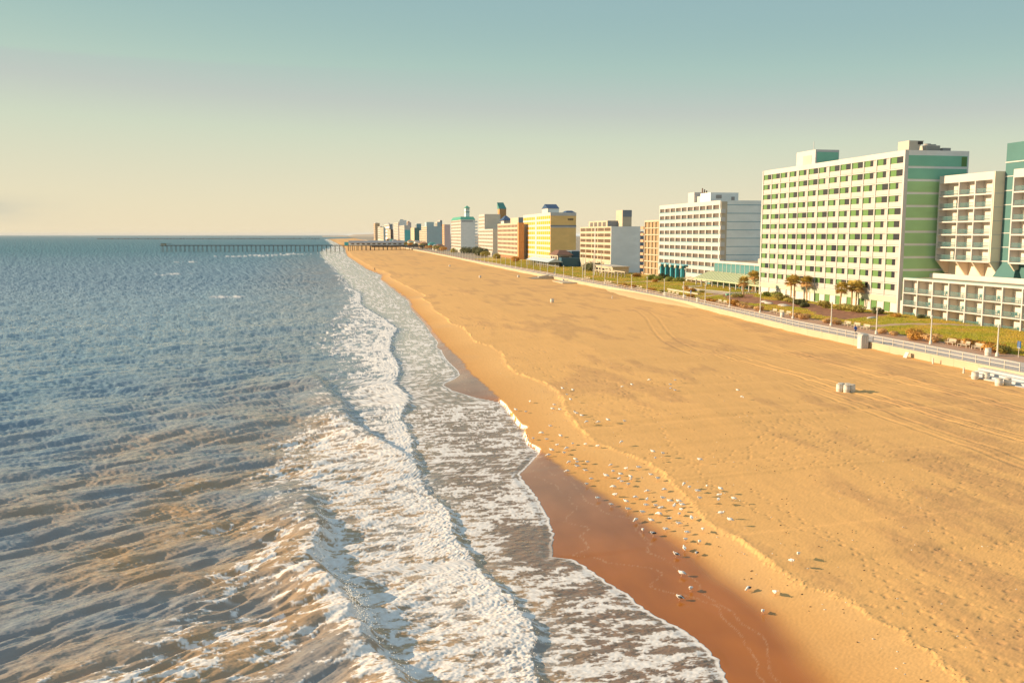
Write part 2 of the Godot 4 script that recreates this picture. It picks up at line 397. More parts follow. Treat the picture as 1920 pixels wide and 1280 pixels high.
# ---------------------------------------------------------------- sea
func build_sea() -> void:
	var rows := 720
	var cols := 800
	var p := PackedVector3Array()
	var col := PackedColorArray()
	var white := PackedFloat32Array()
	var film := PackedFloat32Array()
	film.resize(rows * cols)
	p.resize(rows * cols); col.resize(rows * cols); white.resize(rows * cols)
	var chop := noise(FastNoiseLite.TYPE_SIMPLEX_SMOOTH, 31, 0.36, 4)
	chop.fractal_gain = 0.54
	var swell := noise(FastNoiseLite.TYPE_SIMPLEX_SMOOTH, 32, 0.05, 2)
	var lace := noise(FastNoiseLite.TYPE_CELLULAR, 33, 1.45, 4)
	lace.cellular_return_type = FastNoiseLite.RETURN_DISTANCE
	lace.cellular_jitter = 1.0
	lace.fractal_gain = 0.55
	lace.domain_warp_enabled = true
	lace.domain_warp_type = FastNoiseLite.DOMAIN_WARP_SIMPLEX
	lace.domain_warp_amplitude = 0.9
	lace.domain_warp_frequency = 0.5
	lace.domain_warp_fractal_type = FastNoiseLite.DOMAIN_WARP_FRACTAL_NONE
	var lump := noise(FastNoiseLite.TYPE_SIMPLEX_SMOOTH, 34, 2.6, 3)
	var patch := noise(FastNoiseLite.TYPE_SIMPLEX_SMOOTH, 35, 0.09, 3)
	var edge := noise(FastNoiseLite.TYPE_SIMPLEX_SMOOTH, 36, 0.8, 3)
	var holes := noise(FastNoiseLite.TYPE_SIMPLEX_SMOOTH, 37, 0.55, 2)
	var caps := [[-84.0, 480.0, 9.0], [-70.0, 900.0, 26.0], [-45.0, 980.0, 20.0], [-190.0, 425.0, 8.0], [-95.0, 860.0, 18.0], [-76.0, 205.0, 5.0], [-36.0, 300.0, 6.0], [-110.0, 700.0, 9.0]]
	for r in rows:
		var d := 1.0 / lerpf(1.0 / 25.0, 1.0 / 70000.0, float(r - 16) / (rows - 17)) if r >= 16 else lerpf(-25.0, 24.6, r / 15.0)
		var dd := maxf(d, 25.0)
		var near := 1.0 - smoothstep(150.0, 420.0, d)
		var xb := tab(bore_line, d) + 0.30 * edge.get_noise_2d(d * 0.8, 3.0)
		var xe := lerpf(tab(swash_line, d), tab(wet_line, d) - 0.5, smoothstep(138.0, 166.0, d)) + 0.16 * edge.get_noise_2d(d * 1.4, 8.0)
		var xo := tab(foam_line, d) + 1.2 * edge.get_noise_2d(d * 0.35, 12.0)
		var c1 := tab(crest_one, d) + 0.3 * edge.get_noise_2d(d * 0.7, 30.0)
		var c2 := tab(crest_two, d) + 0.35 * edge.get_noise_2d(d * 0.7, 50.0)
		var xw := tab(wet_line, d)
		var xk := tab(berm_line, d)
		xk = maxf(xk, xw + 3.5)
		if d > 1035.0:
			xb = xw - lerpf(29.0, 16.0, smoothstep(1035.0, 1700.0, d))
			xo = xb - 7.0
		var a1 := 0.72 * bump(d, 80.0, 132.0, 9.0) * (0.85 + 0.4 * edge.get_noise_2d(d * 0.15, 60.0))
		var a2 := 0.95 * (1.0 - smoothstep(58.0, 74.0, d)) * (0.85 + 0.5 * edge.get_noise_2d(d * 0.16, 80.0))
		var ab := (0.19 + 0.24 * edge.get_noise_2d(d * 0.2, 90.0)) * (1.0 - 0.6 * smoothstep(200.0, 420.0, d))
		var xl := -0.366 * 1.22 * dd - 4.0
		var xs := xe + 0.1
		var span := maxf(xe - xb, 0.3)
		for c in cols:
			var x: float
			if c < 10:
				var t0 := (10.0 - c) / 10.0
				x = xl - t0 * t0 * (2.5 * dd + 300.0)
			else:
				x = lerpf(xl, xs, float(c - 10) / (cols - 11))
			var off := xb - x
			var u := 0.83 * x + 0.55 * d
			var w := -0.55 * x + 0.83 * d
			var y := 0.0
			var foam := 0.0
			var pn := patch.get_noise_2d(x, d)
			var n1 := chop.get_noise_2d(u * 0.26, w)
			if off > -0.5:
				var outside := smoothstep(0.0, 18.0, off)
				var n2 := swell.get_noise_2d(u * 0.45, w * 0.9)
				y += (0.12 + 0.40 * outside) * n1 + 0.50 * n2 * outside
				y += 0.12 * (1.0 - absf(n1) * 2.0) * outside * near
			if d < 75.0 or d > 76.0:
				if a2 > 0.01:
					var s2 := x - c2
					if s2 < 0.0: y += a2 * exp(-s2 * s2 / 9.0)
					else: y += a2 * exp(-s2 * s2 / 0.55)
				if a1 > 0.01:
					var s1 := x - c1
					if s1 < 0.0: y += a1 * exp(-s1 * s1 / 12.0)
					else: y += a1 * exp(-s1 * s1 / 0.5)
			var sb := x - xb
			if sb < 0.0: y += 0.1 + ab * exp(-sb * sb / 16.0)
			else:
				y += ab * exp(-sb * sb / 0.12)
				y += 0.1 + 0.12 * clampf(sb / span, 0.0, 1.0)
			# foam
			var cov := 0.0
			if x < xo:
				var away := xo - x
				cov = 0.5 * exp(-away / 1.6)
				if d < 90.0: cov += 0.42 * smoothstep(0.05, 0.4, pn) * exp(-away / 7.0)
				cov *= near
			elif x < xb:
				cov = 0.70 + 0.45 * pn + 0.36 * smoothstep(-4.0, -0.3, sb)
				if a2 > 0.2 and x < c2: cov -= 0.42 * smoothstep(0.3, 2.2, c2 - x)
				cov *= smoothstep(-0.2, 1.5 + d * 0.02, x - xo) * 0.75 + 0.25
				if a2 > 0.2 and x > c2 and x < c2 + 3.0: cov -= 0.12
			else:
				var q := clampf(sb / span, 0.0, 1.0)
				cov = 0.53 + 0.4 * pn - 0.12 * exp(-sb * sb)
				cov -= 0.75 * exp(-pow((d - 55.0) / 3.4, 2.0)) * smoothstep(0.25, 0.7, q)
				cov += 0.12 * smoothstep(0.6, 1.0, q) * (1.0 - smoothstep(49.0, 60.0, d))
				cov *= 1.0 - 0.3 * smoothstep(118.0, 165.0, d)
			if near > 0.0 or x > xo - 6.0:
				var la := lace.get_noise_2d(x * 0.62, d * 1.2)
				if d < 260.0 and x > xo - 1.5: cov += 0.58 * smoothstep(-1.5, 1.0, x - xo) * holes.get_noise_2d(x * 0.42 + d * 0.12, d) * (1.0 - 0.7 * smoothstep(-1.6, -0.3, sb) * (1.0 - smoothstep(-0.3, 0.2, sb)))
				var th := 0.5 - 0.42 * (cov - 0.5)
				foam = smoothstep(th - 0.035, th + 0.06, la * 0.9 + 1.0 + 0.16 * lump.get_noise_2d(x * 0.9, d * 2.2)) * smoothstep(0.02, 0.25, cov)
			if sb > 0.0 and d < 170.0:
				var line := 0.10 + 0.10 * edge.get_noise_2d(d * 2.0, 100.0)
				foam = maxf(foam, smoothstep(line + 0.12, line, xe - x) * (1.0 - 0.6 * smoothstep(50.5, 53.0, d) * (1.0 - smoothstep(54.0, 57.0, d))))
			for k in caps:
				var ex: float = (x - k[0]) / k[2]
				var ed: float = (d - k[1]) / (k[2] * 0.55 * (1.0 + k[1] / 500.0))
				if absf(ex) < 1.5 and absf(ed) < 1.5:
					foam = maxf(foam, 0.75 * smoothstep(0.4, 1.2, 1.3 - ex * ex - ed * ed + 1.6 * n1))
			# bubbling relief of thick foam
			var thick := foam * (0.012 + 0.024 * exp(-sb * sb / 3.0) * (1.0 if sb < 0.3 else 0.2) + (0.012 if x < xb else 0.0))
			y += thick * (0.6 + 1.3 * lump.get_noise_2d(x * 1.1, d * 1.5)) * near
			if c >= cols - 2 or x > xe - 0.04:
				y = sand_height(x, d, xe, xw, xk) - (0.03 if c == cols - 1 else -0.010)
			elif sb > 0.0:
				var bed := sand_height(x, d, xe, xw, xk)
				y = lerpf(maxf(y, bed + 0.02), bed + 0.014, smoothstep(xe - 0.8, xe - 0.06, x))
			var k3 := r * cols + c
			p[k3] = Vector3(x, y, -d)
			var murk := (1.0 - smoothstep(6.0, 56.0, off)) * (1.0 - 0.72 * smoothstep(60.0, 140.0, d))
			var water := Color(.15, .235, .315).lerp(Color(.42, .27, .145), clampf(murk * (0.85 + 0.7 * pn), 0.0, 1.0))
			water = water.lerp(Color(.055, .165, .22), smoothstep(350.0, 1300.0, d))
			if sb > 0.0: water = water.lerp(Color(.22, .145, .095).lerp(Color(.46, .43, .37), smoothstep(90.0, 160.0, d)), smoothstep(0.0, 3.0, sb))  # far film paled for thin foam and mirrored sky, put into its colour
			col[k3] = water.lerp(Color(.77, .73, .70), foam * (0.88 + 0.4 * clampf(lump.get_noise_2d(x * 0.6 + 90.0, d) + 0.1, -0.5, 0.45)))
			white[k3] = foam
			film[k3] = 1.0 if sb > 0.0 else 0.0
	var arr := sheet(p, rows, cols)
	arr[Mesh.ARRAY_COLOR] = col
	var all := grid_index(rows, cols)
	var wet_i := PackedInt32Array()
	var foam_i := PackedInt32Array()
	var mid_i := PackedInt32Array()
	var far_i := PackedInt32Array()
	var mix := noise(FastNoiseLite.TYPE_VALUE, 44, 0.9)
	for i in range(0, all.size(), 3):
		var a := all[i]
		var b := all[i + 1]
		var e := all[i + 2]
		if white[a] + white[b] + white[e] > 0.9:
			foam_i.append(a); foam_i.append(b); foam_i.append(e)
		else:
			var dist := -p[a].z + 60.0 * (mix.get_noise_2d(a * 1.0, 7.0) + mix.get_noise_2d(b * 1.0, 70.0))
			if film[a] > 0.5: dist = 0.0
			if dist > 330.0:
				far_i.append(a); far_i.append(b); far_i.append(e)
			elif dist > 190.0:
				mid_i.append(a); mid_i.append(b); mid_i.append(e)
			else:
				wet_i.append(a); wet_i.append(b); wet_i.append(e)
	var m := StandardMaterial3D.new()
	m.resource_name = "sea_water"
	m.vertex_color_use_as_albedo = true
	m.roughness = 0.12
	m.metallic_specular = 0.42
	var nt := NoiseTexture2D.new()
	nt.width = 1024
	nt.height = 1024
	nt.seamless = true
	nt.as_normal_map = true
	nt.bump_strength = 12.0
	var nn := noise(FastNoiseLite.TYPE_SIMPLEX_SMOOTH, 40, 0.012, 4)
	nt.noise = nn
	m.normal_enabled = true
	m.normal_texture = nt
	m.normal_scale = 0.7
	m.uv1_triplanar = true
	m.uv1_world_triplanar = true
	m.uv1_scale = Vector3(0.045, 0.08, 0.085)
	var mw := ArrayMesh.new()
	arr[Mesh.ARRAY_INDEX] = wet_i
	mw.add_surface_from_arrays(Mesh.PRIMITIVE_TRIANGLES, arr)
	var m2: StandardMaterial3D = m.duplicate()
	m2.roughness = 0.3
	m2.metallic_specular = 0.4
	var m3: StandardMaterial3D = m.duplicate()
	m3.roughness = 0.45
	m3.metallic_specular = 0.24
	mw.surface_set_material(0, m)
	arr[Mesh.ARRAY_INDEX] = mid_i
	mw.add_surface_from_arrays(Mesh.PRIMITIVE_TRIANGLES, arr)
	mw.surface_set_material(1, m2)
	arr[Mesh.ARRAY_INDEX] = far_i
	mw.add_surface_from_arrays(Mesh.PRIMITIVE_TRIANGLES, arr)
	mw.surface_set_material(2, m3)
	var sea := put(self, "sea_water", mw, null)
	tag(sea, "choppy blue grey sea, murky tan towards the breakers", "sea", "", "structure")
	var mf := StandardMaterial3D.new()
	mf.resource_name = "foam"
	mf.vertex_color_use_as_albedo = true
	mf.roughness = 0.7
	mf.metallic_specular = 0.3
	var mm := ArrayMesh.new()
	arr[Mesh.ARRAY_INDEX] = foam_i
	mm.add_surface_from_arrays(Mesh.PRIMITIVE_TRIANGLES, arr)
	var fo := put(sea, "foam", mm, mf)
	stuff(fo)

# ---------------------------------------------------------------- hotels
# o: X front, d0 near, d1 far, x2 back, base, top, par parapet, pitch, rows, cols, oh opening height, rec recess,
# wall/side/win/front/fin materials, extras
func hotel(called: String, label: String, o: Dictionary) -> Node3D:
	var X: float = o.X
	var d0: float = o.d0
	var d1: float = o.d1
	var h := thing(called, label, "hotel", v3(X, o.base, (d0 + d1) / 2))
	var rec: float = o.get("rec", 0.9)
	var par: float = o.get("par", 1.2)
	var pitch: float = o.pitch
	var rows: int = o.rows
	var cols: int = o.cols
	var oh: float = o.get("oh", 1.5)
	var wall: Material = o.wall
	var front: Material = o.get("front", wall)
	var fin: Material = o.get("fin", front)
	var win: Material = o.get("win", mt("dark_glass"))
	var top: float = o.top
	var back: Material = o.get("back", wall)
	bx(h, "wall", back, X + rec, o.x2, o.base - 1.5, top - 0.5, d0 + 0.3, d1)
	bx(h, "roof", mt("roof_gravel"), X + rec + 0.3, o.x2 - 0.3, top - 0.52, top - 0.35, d0 + 0.35, d1 - 0.3)
	bx(h, "side_wall", o.get("side", wall), X + 0.02, o.x2 + 0.02, o.base - 1.5, top - 0.02, d0, d0 + 0.32)
	bx(h, "parapet", front, X, X + rec + 0.25, top - par, top, d0 + 0.33, d1 + 0.02)
	bx(h, "parapet", o.get("side", wall), o.x2 - 0.25, o.x2, top - 0.6, top, d0 + 0.33, d1)
	var y := top - par
	var wide := (d1 - d0 - 0.66) / cols
	var fw: float = o.get("fin_w", 0.25)
	var panel: Material = o.get("panel", null)
	var pf: float = o.get("panel_part", 0.45)
	var bottom := top - par - rows * pitch
	for k in rows:
		var y1 := y - oh
		var y2 := y - pitch
		if o.has("rail"):
			bx(h, "balcony_slab", front, X - 0.02, X + rec, y2 - 0.0, y2 + 0.22, d0 + 0.33, d1)
			for c in cols:
				var e0 := d0 + 0.33 + c * wide
				bx(h, "balcony_railing", o.rail, X + 0.05, X + 0.13, y2 + 0.28, y1, e0 + 0.12, e0 + wide - 0.12)
		else:
			bx(h, "spandrel", front, X, X + rec, y2, y1, d0 + 0.33, d1)
			if o.has("lip"): bx(h, "ledge", o.lip, X - 0.12, X + 0.05, y1 - 0.16, y1 + 0.02, d0 + 0.4, d1 - 0.1)
		for c in cols:
			if o.has("skip") and o.skip.call(k, c): continue
			var e0 := d0 + 0.33 + c * wide
			var a0 := e0 + fw / 2
			var a1 := e0 + wide - fw / 2
			var wb := (y2 + 0.24) if o.has("rail") else y1 + 0.02
			if panel:
				bx(h, "wall_panel", panel, X + 0.16, X + rec + 0.02, wb, y - 0.01, lerpf(a0, a1, 1.0 - pf), a1)
				a1 = lerpf(a0, a1, 1.0 - pf) - 0.02
			var split: int = o.get("split", 1)
			for s in split:
				var b0 := lerpf(a0, a1, float(s) / split) + (0.12 if split > 1 else 0.02)
				var b1 := lerpf(a0, a1, float(s + 1) / split) - (0.12 if split > 1 else 0.02)
				var pane := bx(h, "window", win, X + rec - 0.07, X + rec + 0.02, wb, y - 0.02, b0, b1)
				if o.has("curtain") and rng.randf() < 0.86:
					var t0 := rng.randf_range(0.0, 0.08)
					bx(h, "curtain", o.curtain, X + rec - 0.10, X + rec - 0.065, wb + 0.05, y - 0.08, lerpf(b0, b1, t0), lerpf(b0, b1, minf(t0 + (rng.randf_range(0.38, 0.6) if rng.randf() < 0.85 else 0.15), 1.0)))
				if o.has("frame"):
					bx(pane, "frame", o.frame, X + rec - 0.12, X + rec - 0.05, wb, y - 0.02, (b0 + b1) / 2 - 0.05, (b0 + b1) / 2 + 0.05)
		y = y2
	if fw > 0.0:
		for c in cols + 1:
			var e := d0 + 0.33 + c * wide
			bx(h, "fin", fin, X - o.get("fin_out", 0.06), X + rec + 0.01, o.get("fin_base", bottom), top - par + 0.05, maxf(e - fw / 2, d0 + 0.34), minf(e + fw / 2, d1 + 0.03))
	if not o.get("open_ground", false):
		bx(h, "ground_floor_wall", o.get("ground", front), X + 0.01, X + rec, o.base - 1.5, bottom - 0.01, d0 + 0.33, d1)
	return h

# a far block: bands of windows set into the front
func block(label: String, X: float, d0: float, d1: float, x2: float, top: float, rows: int, front: Material, side: Material, win: Material, extra := {}) -> Node3D:
	var base := 3.0
	var h := thing("hotel_tower", label, "hotel", v3(X, base, (d0 + d1) / 2))
	bx(h, "wall", front, X + 0.2, x2, base, top - 0.4, d0 + 0.5, d1)
	bx(h, "side_wall", side, X, x2 + 0.05, base, top - 0.1, d0, d0 + 0.52)
	bx(h, "parapet", front, X, X + 1.0, top - 1.4, top, d0 + 0.53, d1)
	var pitch := (top - 1.4 - base - 4.0) / maxi(rows, 1)
	for k in rows:
		var y := top - 1.4 - k * pitch
		bx(h, "balcony_front", front, X, X + 0.21, y - pitch, y - pitch * 0.52, d0 + 0.53, d1)
		bx(h, "window_band", win, X + 0.12, X + 0.23, y - pitch * 0.52, y, d0 + 0.6, d1 - 0.1)
	for c in 5:
		var e := lerpf(d0 + 0.6, d1 - 0.6, c / 4.0)
		bx(h, "pier", front, X - 0.03, X + 0.25, base, top - 1.2, e - 0.5, e + 0.5)
	bx(h, "ground_floor_wall", front, X, X + 0.205, base, base + 3.98, d0 + 0.53, d1)
	if extra.has("roof"):
		bx(h, "roof_house", extra.roof, X + 2.0, X + 2.0 + (x2 - X) * 0.5, top - 0.5, top + extra.get("rh", 4.0), lerpf(d0, d1, 0.3), lerpf(d0, d1, 0.6))
	return h

func gable(st: SurfaceTool, x0: float, x1: float, y0: float, y1: float, d0: float, d1: float, ridge_along_x: bool) -> void:
	st.set_smooth_group(-1)
	var a := v3(x0, y0, d0); var b := v3(x1, y0, d0); var c := v3(x1, y0, d1); var e := v3(x0, y0, d1)
	if ridge_along_x:
		var r0 := v3(x0, y1, (d0 + d1) / 2); var r1 := v3(x1, y1, (d0 + d1) / 2)
		quad(st, a, r0, r1, b); quad(st, c, r1, r0, e); tri(st, e, r0, a); tri(st, b, r1, c)
	else:
		var r0 := v3((x0 + x1) / 2, y1, d0); var r1 := v3((x0 + x1) / 2, y1, d1)
		quad(st, e, r1, r0, a); quad(st, b, r0, r1, c); tri(st, a, r0, b); tri(st, c, r1, e)
	quad(st, a, b, c, e)

func hip(st: SurfaceTool, x0: float, x1: float, y0: float, y1: float, d0: float, d1: float, k: float) -> void:
	st.set_smooth_group(-1)
	var mx := (x0 + x1) / 2; var md := (d0 + d1) / 2
	var lo := [v3(x0, y0, d0), v3(x1, y0, d0), v3(x1, y0, d1), v3(x0, y0, d1)]
	var up := [v3(lerpf(mx, x0, k), y1, lerpf(md, d0, k)), v3(lerpf(mx, x1, k), y1, lerpf(md, d0, k)), v3(lerpf(mx, x1, k), y1, lerpf(md, d1, k)), v3(lerpf(mx, x0, k), y1, lerpf(md, d1, k))]
	for i in 4: quad(st, lo[i], up[i], up[(i + 1) % 4], lo[(i + 1) % 4])
	quad(st, up[3], up[2], up[1], up[0]); quad(st, lo[0], lo[1], lo[2], lo[3])

func mesh_part(parent: Node3D, called: String, st: SurfaceTool, m: Material) -> MeshInstance3D:
	# shapes given in world metres, moved to the parent's place
	return put(parent, called, done(st), m, -origin(parent))

func green_hotel() -> void:
	var X := 113.6; var d0 := 166.3; var d1 := 228.5; var x2 := 128.2; var top := 37.1
	var white := mt("white_stucco")
	var h := hotel("green_hotel", "tall white slab hotel with green wall panels and striped green end wall", {
		X = X, d0 = d0, d1 = d1, x2 = x2, base = 3.6, top = top, par = 1.2, pitch = 2.61, rows = 11, cols = 13, oh = 1.3, rec = 0.225,
		wall = mt("pale_stucco"), front = white, side = mt("band_white_shade_lift"), win = mt("dark_glass"), panel = mt("green_panel"), panel_part = 0.44,
		rail = mt("rail_white"), curtain = mt("curtain"), fin_w = 0.22, fin_out = 0.1, ground = mt("pale_green_wall"), back = mt("warm_grey_shade_lift"), open_ground = true})
	# end wall: eleven green fields between white bands, and a white corner pier
	for k in 12:
		var y := top - 1.05 - k * 2.61
		var g := mt("green_field_teal") if k < 2 else mt("green_field")
		bx(h, "green_wall_panel", g, X + 0.75, x2 - 0.35, y - 2.14, y, d0 - 0.05, d0 + 0.02)
	bx(h, "corner_pier", white, X - 0.12, X + 0.7, 3.0, top + 0.03, d0 - 0.12, d0 + 0.35)
	bx(h, "corner_pier", white, X - 0.12, X + 0.7, 3.0, top + 0.03, d1 - 0.35, d1 + 0.1)
	bx(h, "dark_vent_panel", mt("green_panel"), x2 - 1.7, x2 - 0.5, top - 3.1, top - 1.2, d0 - 0.09, d0 - 0.04)
	# ground storey: a pale green beam over shop glass on the far side and green doors on the near side
	var yb := top - 1.2 - 11 * 2.61
	bx(h, "beam", mt("pale_green_wall"), X - 0.02, X + 0.7, yb - 1.2, yb - 0.02, d0 + 0.36, d1)
	bx(h, "plinth", white, X - 0.04, X + 0.7, 2.0, 4.0, d0 + 0.36, d1)
	var w := (d1 - d0 - 0.66) / 13
	for c in 13:
		var e := d0 + 0.33 + c * w
		bx(h, "pier", white, X - 0.03, X + 0.7, 3.98, yb - 1.15, e - 0.18, e + 0.18)
		if c < 7:
			bx(h, "door_panel", mt("green_panel"), X + 0.12, X + 0.76, 4.01, yb - 1.21, e + w * 0.56, e + w - 0.2)
			bx(h, "window", mt("dark_glass"), X + 0.46, X + 0.76, 4.01, yb - 1.21, e + 0.2, e + w * 0.55)
			bx(h, "curtain", mt("curtain"), X + 0.4, X + 0.455, 4.2, yb - 1.3, e + w * rng.randf_range(0.26, 0.34), e + w * rng.randf_range(0.40, 0.52))
		elif c == 7:
			bx(h, "door_panel", mt("rust_door"), X + 0.4, X + 0.76, 4.01, yb - 1.21, e + 0.3, e + w - 0.3)
		else:
			for s in 2:
				bx(h, "window", mt("teal_glass"), X + 0.3, X + 0.5, 4.01, yb - 1.21, e + 0.2 + s * w * 0.48, e + w * 0.47 + s * w * 0.48)
			bx(h, "transom", white, X + 0.24, X + 0.52, yb - 1.9, yb - 1.8, e + 0.2, e + w - 0.2)
	# things on the roof belong to the hotel
	var pent := bx(h, "penthouse", white, 117.0, 123.4, top - 0.4, 41.0, 207.6, 217.0)
	bx(pent, "side_panel", mt("green_field_teal"), 117.4, 123.2, top, 40.4, 207.52, 207.58)
	bx(pent, "front_panel", mt("pale_green_wall"), 116.93, 116.98, top, 39.8, 209.5, 213.5)
	bx(pent, "mast", white, 118.9, 119.0, 41.0, 43.4, 212.0, 212.1)
	# air hood: a wedge open to the side
	var st := begin()
	st.set_smooth_group(-1)
	var prof := [Vector2(115.0, top - 0.4), Vector2(115.0, 39.1), Vector2(118.4, 39.1), Vector2(117.5, 38.0), Vector2(117.3, top - 0.4)]
	for i in prof.size():
		var a: Vector2 = prof[i]; var b: Vector2 = prof[(i + 1) % prof.size()]
		quad(st, v3(a.x, a.y, 163.9 + 3.4), v3(a.x, a.y, 171.0), v3(b.x, b.y, 171.0), v3(b.x, b.y, 167.3))
	for i in range(1, prof.size() - 1):
		tri(st, v3(prof[0].x, prof[0].y, 167.3), v3(prof[i].x, prof[i].y, 167.3), v3(prof[i + 1].x, prof[i + 1].y, 167.3))
	mesh_part(h, "air_hood", st, mt("cream_metal"))
	bx(h, "hood_mouth", mt("dark_metal"), 117.0, 118.1, 38.35, 38.95, 167.2, 167.28)
	var ac := bx(h, "cooling_unit", mt("cream_metal"), 120.2, 123.4, top + 0.2, 38.4, 169.0, 171.4)
	for s in 3:
		bx(ac, "louvre", mt("grey_metal"), 120.4, 123.2, top + 0.35 + s * 0.3, top + 0.5 + s * 0.3, 168.93, 168.99)
	var fan := begin()
	tube(fan, [v3(121.2, 38.3, 170.2), v3(121.2, 38.8, 170.2)], [0.75, 0.75], 10)
	tube(fan, [v3(122.6, 38.3, 170.2), v3(122.6, 38.7, 170.2)], [0.6, 0.6], 10)
	mesh_part(h, "cooling_fan", fan, mt("grey_metal"))
	bx(h, "duct", mt("grey_metal"), 123.8, 125.6, top - 0.4, 37.9, 168.6, 169.6)

func balcony_bay(h: Node3D, X: float, e0: float, e1: float, y0: float, y1: float, deep: float, seed_: int) -> void:
	# the back of one balcony: wall, glass door, curtains, teal glass rail
	var r := RandomNumberGenerator.new()
	r.seed = seed_
	var wd := e1 - e0
	bx(h, "glass_door", mt("dark_glass"), X + deep - 0.07, X + deep + 0.02, y0 + 0.1, y1 - 0.12, e0 + wd * 0.26, e0 + wd * 0.47)
	var a := r.randf_range(0.05, 0.12)
	bx(h, "curtain", mt("curtain"), X + deep - 0.11, X + deep - 0.075, y0 + 0.14, y1 - 0.16, e0 + wd * a, e0 + wd * (a + r.randf_range(0.18, 0.25)))
	if r.randf() < 0.4: bx(h, "curtain", mt("curtain"), X + deep - 0.11, X + deep - 0.075, y0 + 0.14, y1 - 0.16, e0 + wd * 0.34, e0 + wd * 0.46)
	bx(h, "door_frame", mt("white_stucco"), X + deep - 0.13, X + deep - 0.06, y0 + 0.05, y1 - 0.1, e0 + wd * 0.36, e0 + wd * 0.38)
	bx(h, "glass_rail", mt("teal_rail_glass"), X + 0.10, X + 0.14, y0 + 0.12, y0 + 0.85, e0 + 0.1, e1 - 0.1)
	bx(h, "hand_rail", mt("teal_rail"), X + 0.07, X + 0.17, y0 + 0.86, y0 + 0.94, e0 + 0.1, e1 - 0.1)

func deck_chair_proto() -> Node3D:
	var c := thing("balcony_chair", "", "chair", Vector3.ZERO, "teal chairs on the balconies of the white hotel")
	var m := mt("teal_rail")
	bx(c, "seat", m, -0.25, 0.25, 0.38, 0.44, -0.28, 0.28)
	bx(c, "backrest", m, 0.22, 0.28, 0.42, 0.95, -0.28, 0.28)
	for s in [-1, 1]:
		bx(c, "leg", m, -0.24, -0.19, 0.0, 0.38, s * 0.25 - 0.025, s * 0.25 + 0.025)
		bx(c, "leg", m, 0.2, 0.25, 0.0, 0.38, s * 0.25 - 0.025, s * 0.25 + 0.025)
		bx(c, "armrest", m, -0.25, 0.25, 0.6, 0.65, s * 0.29 - 0.03, s * 0.29 + 0.03)
	return c

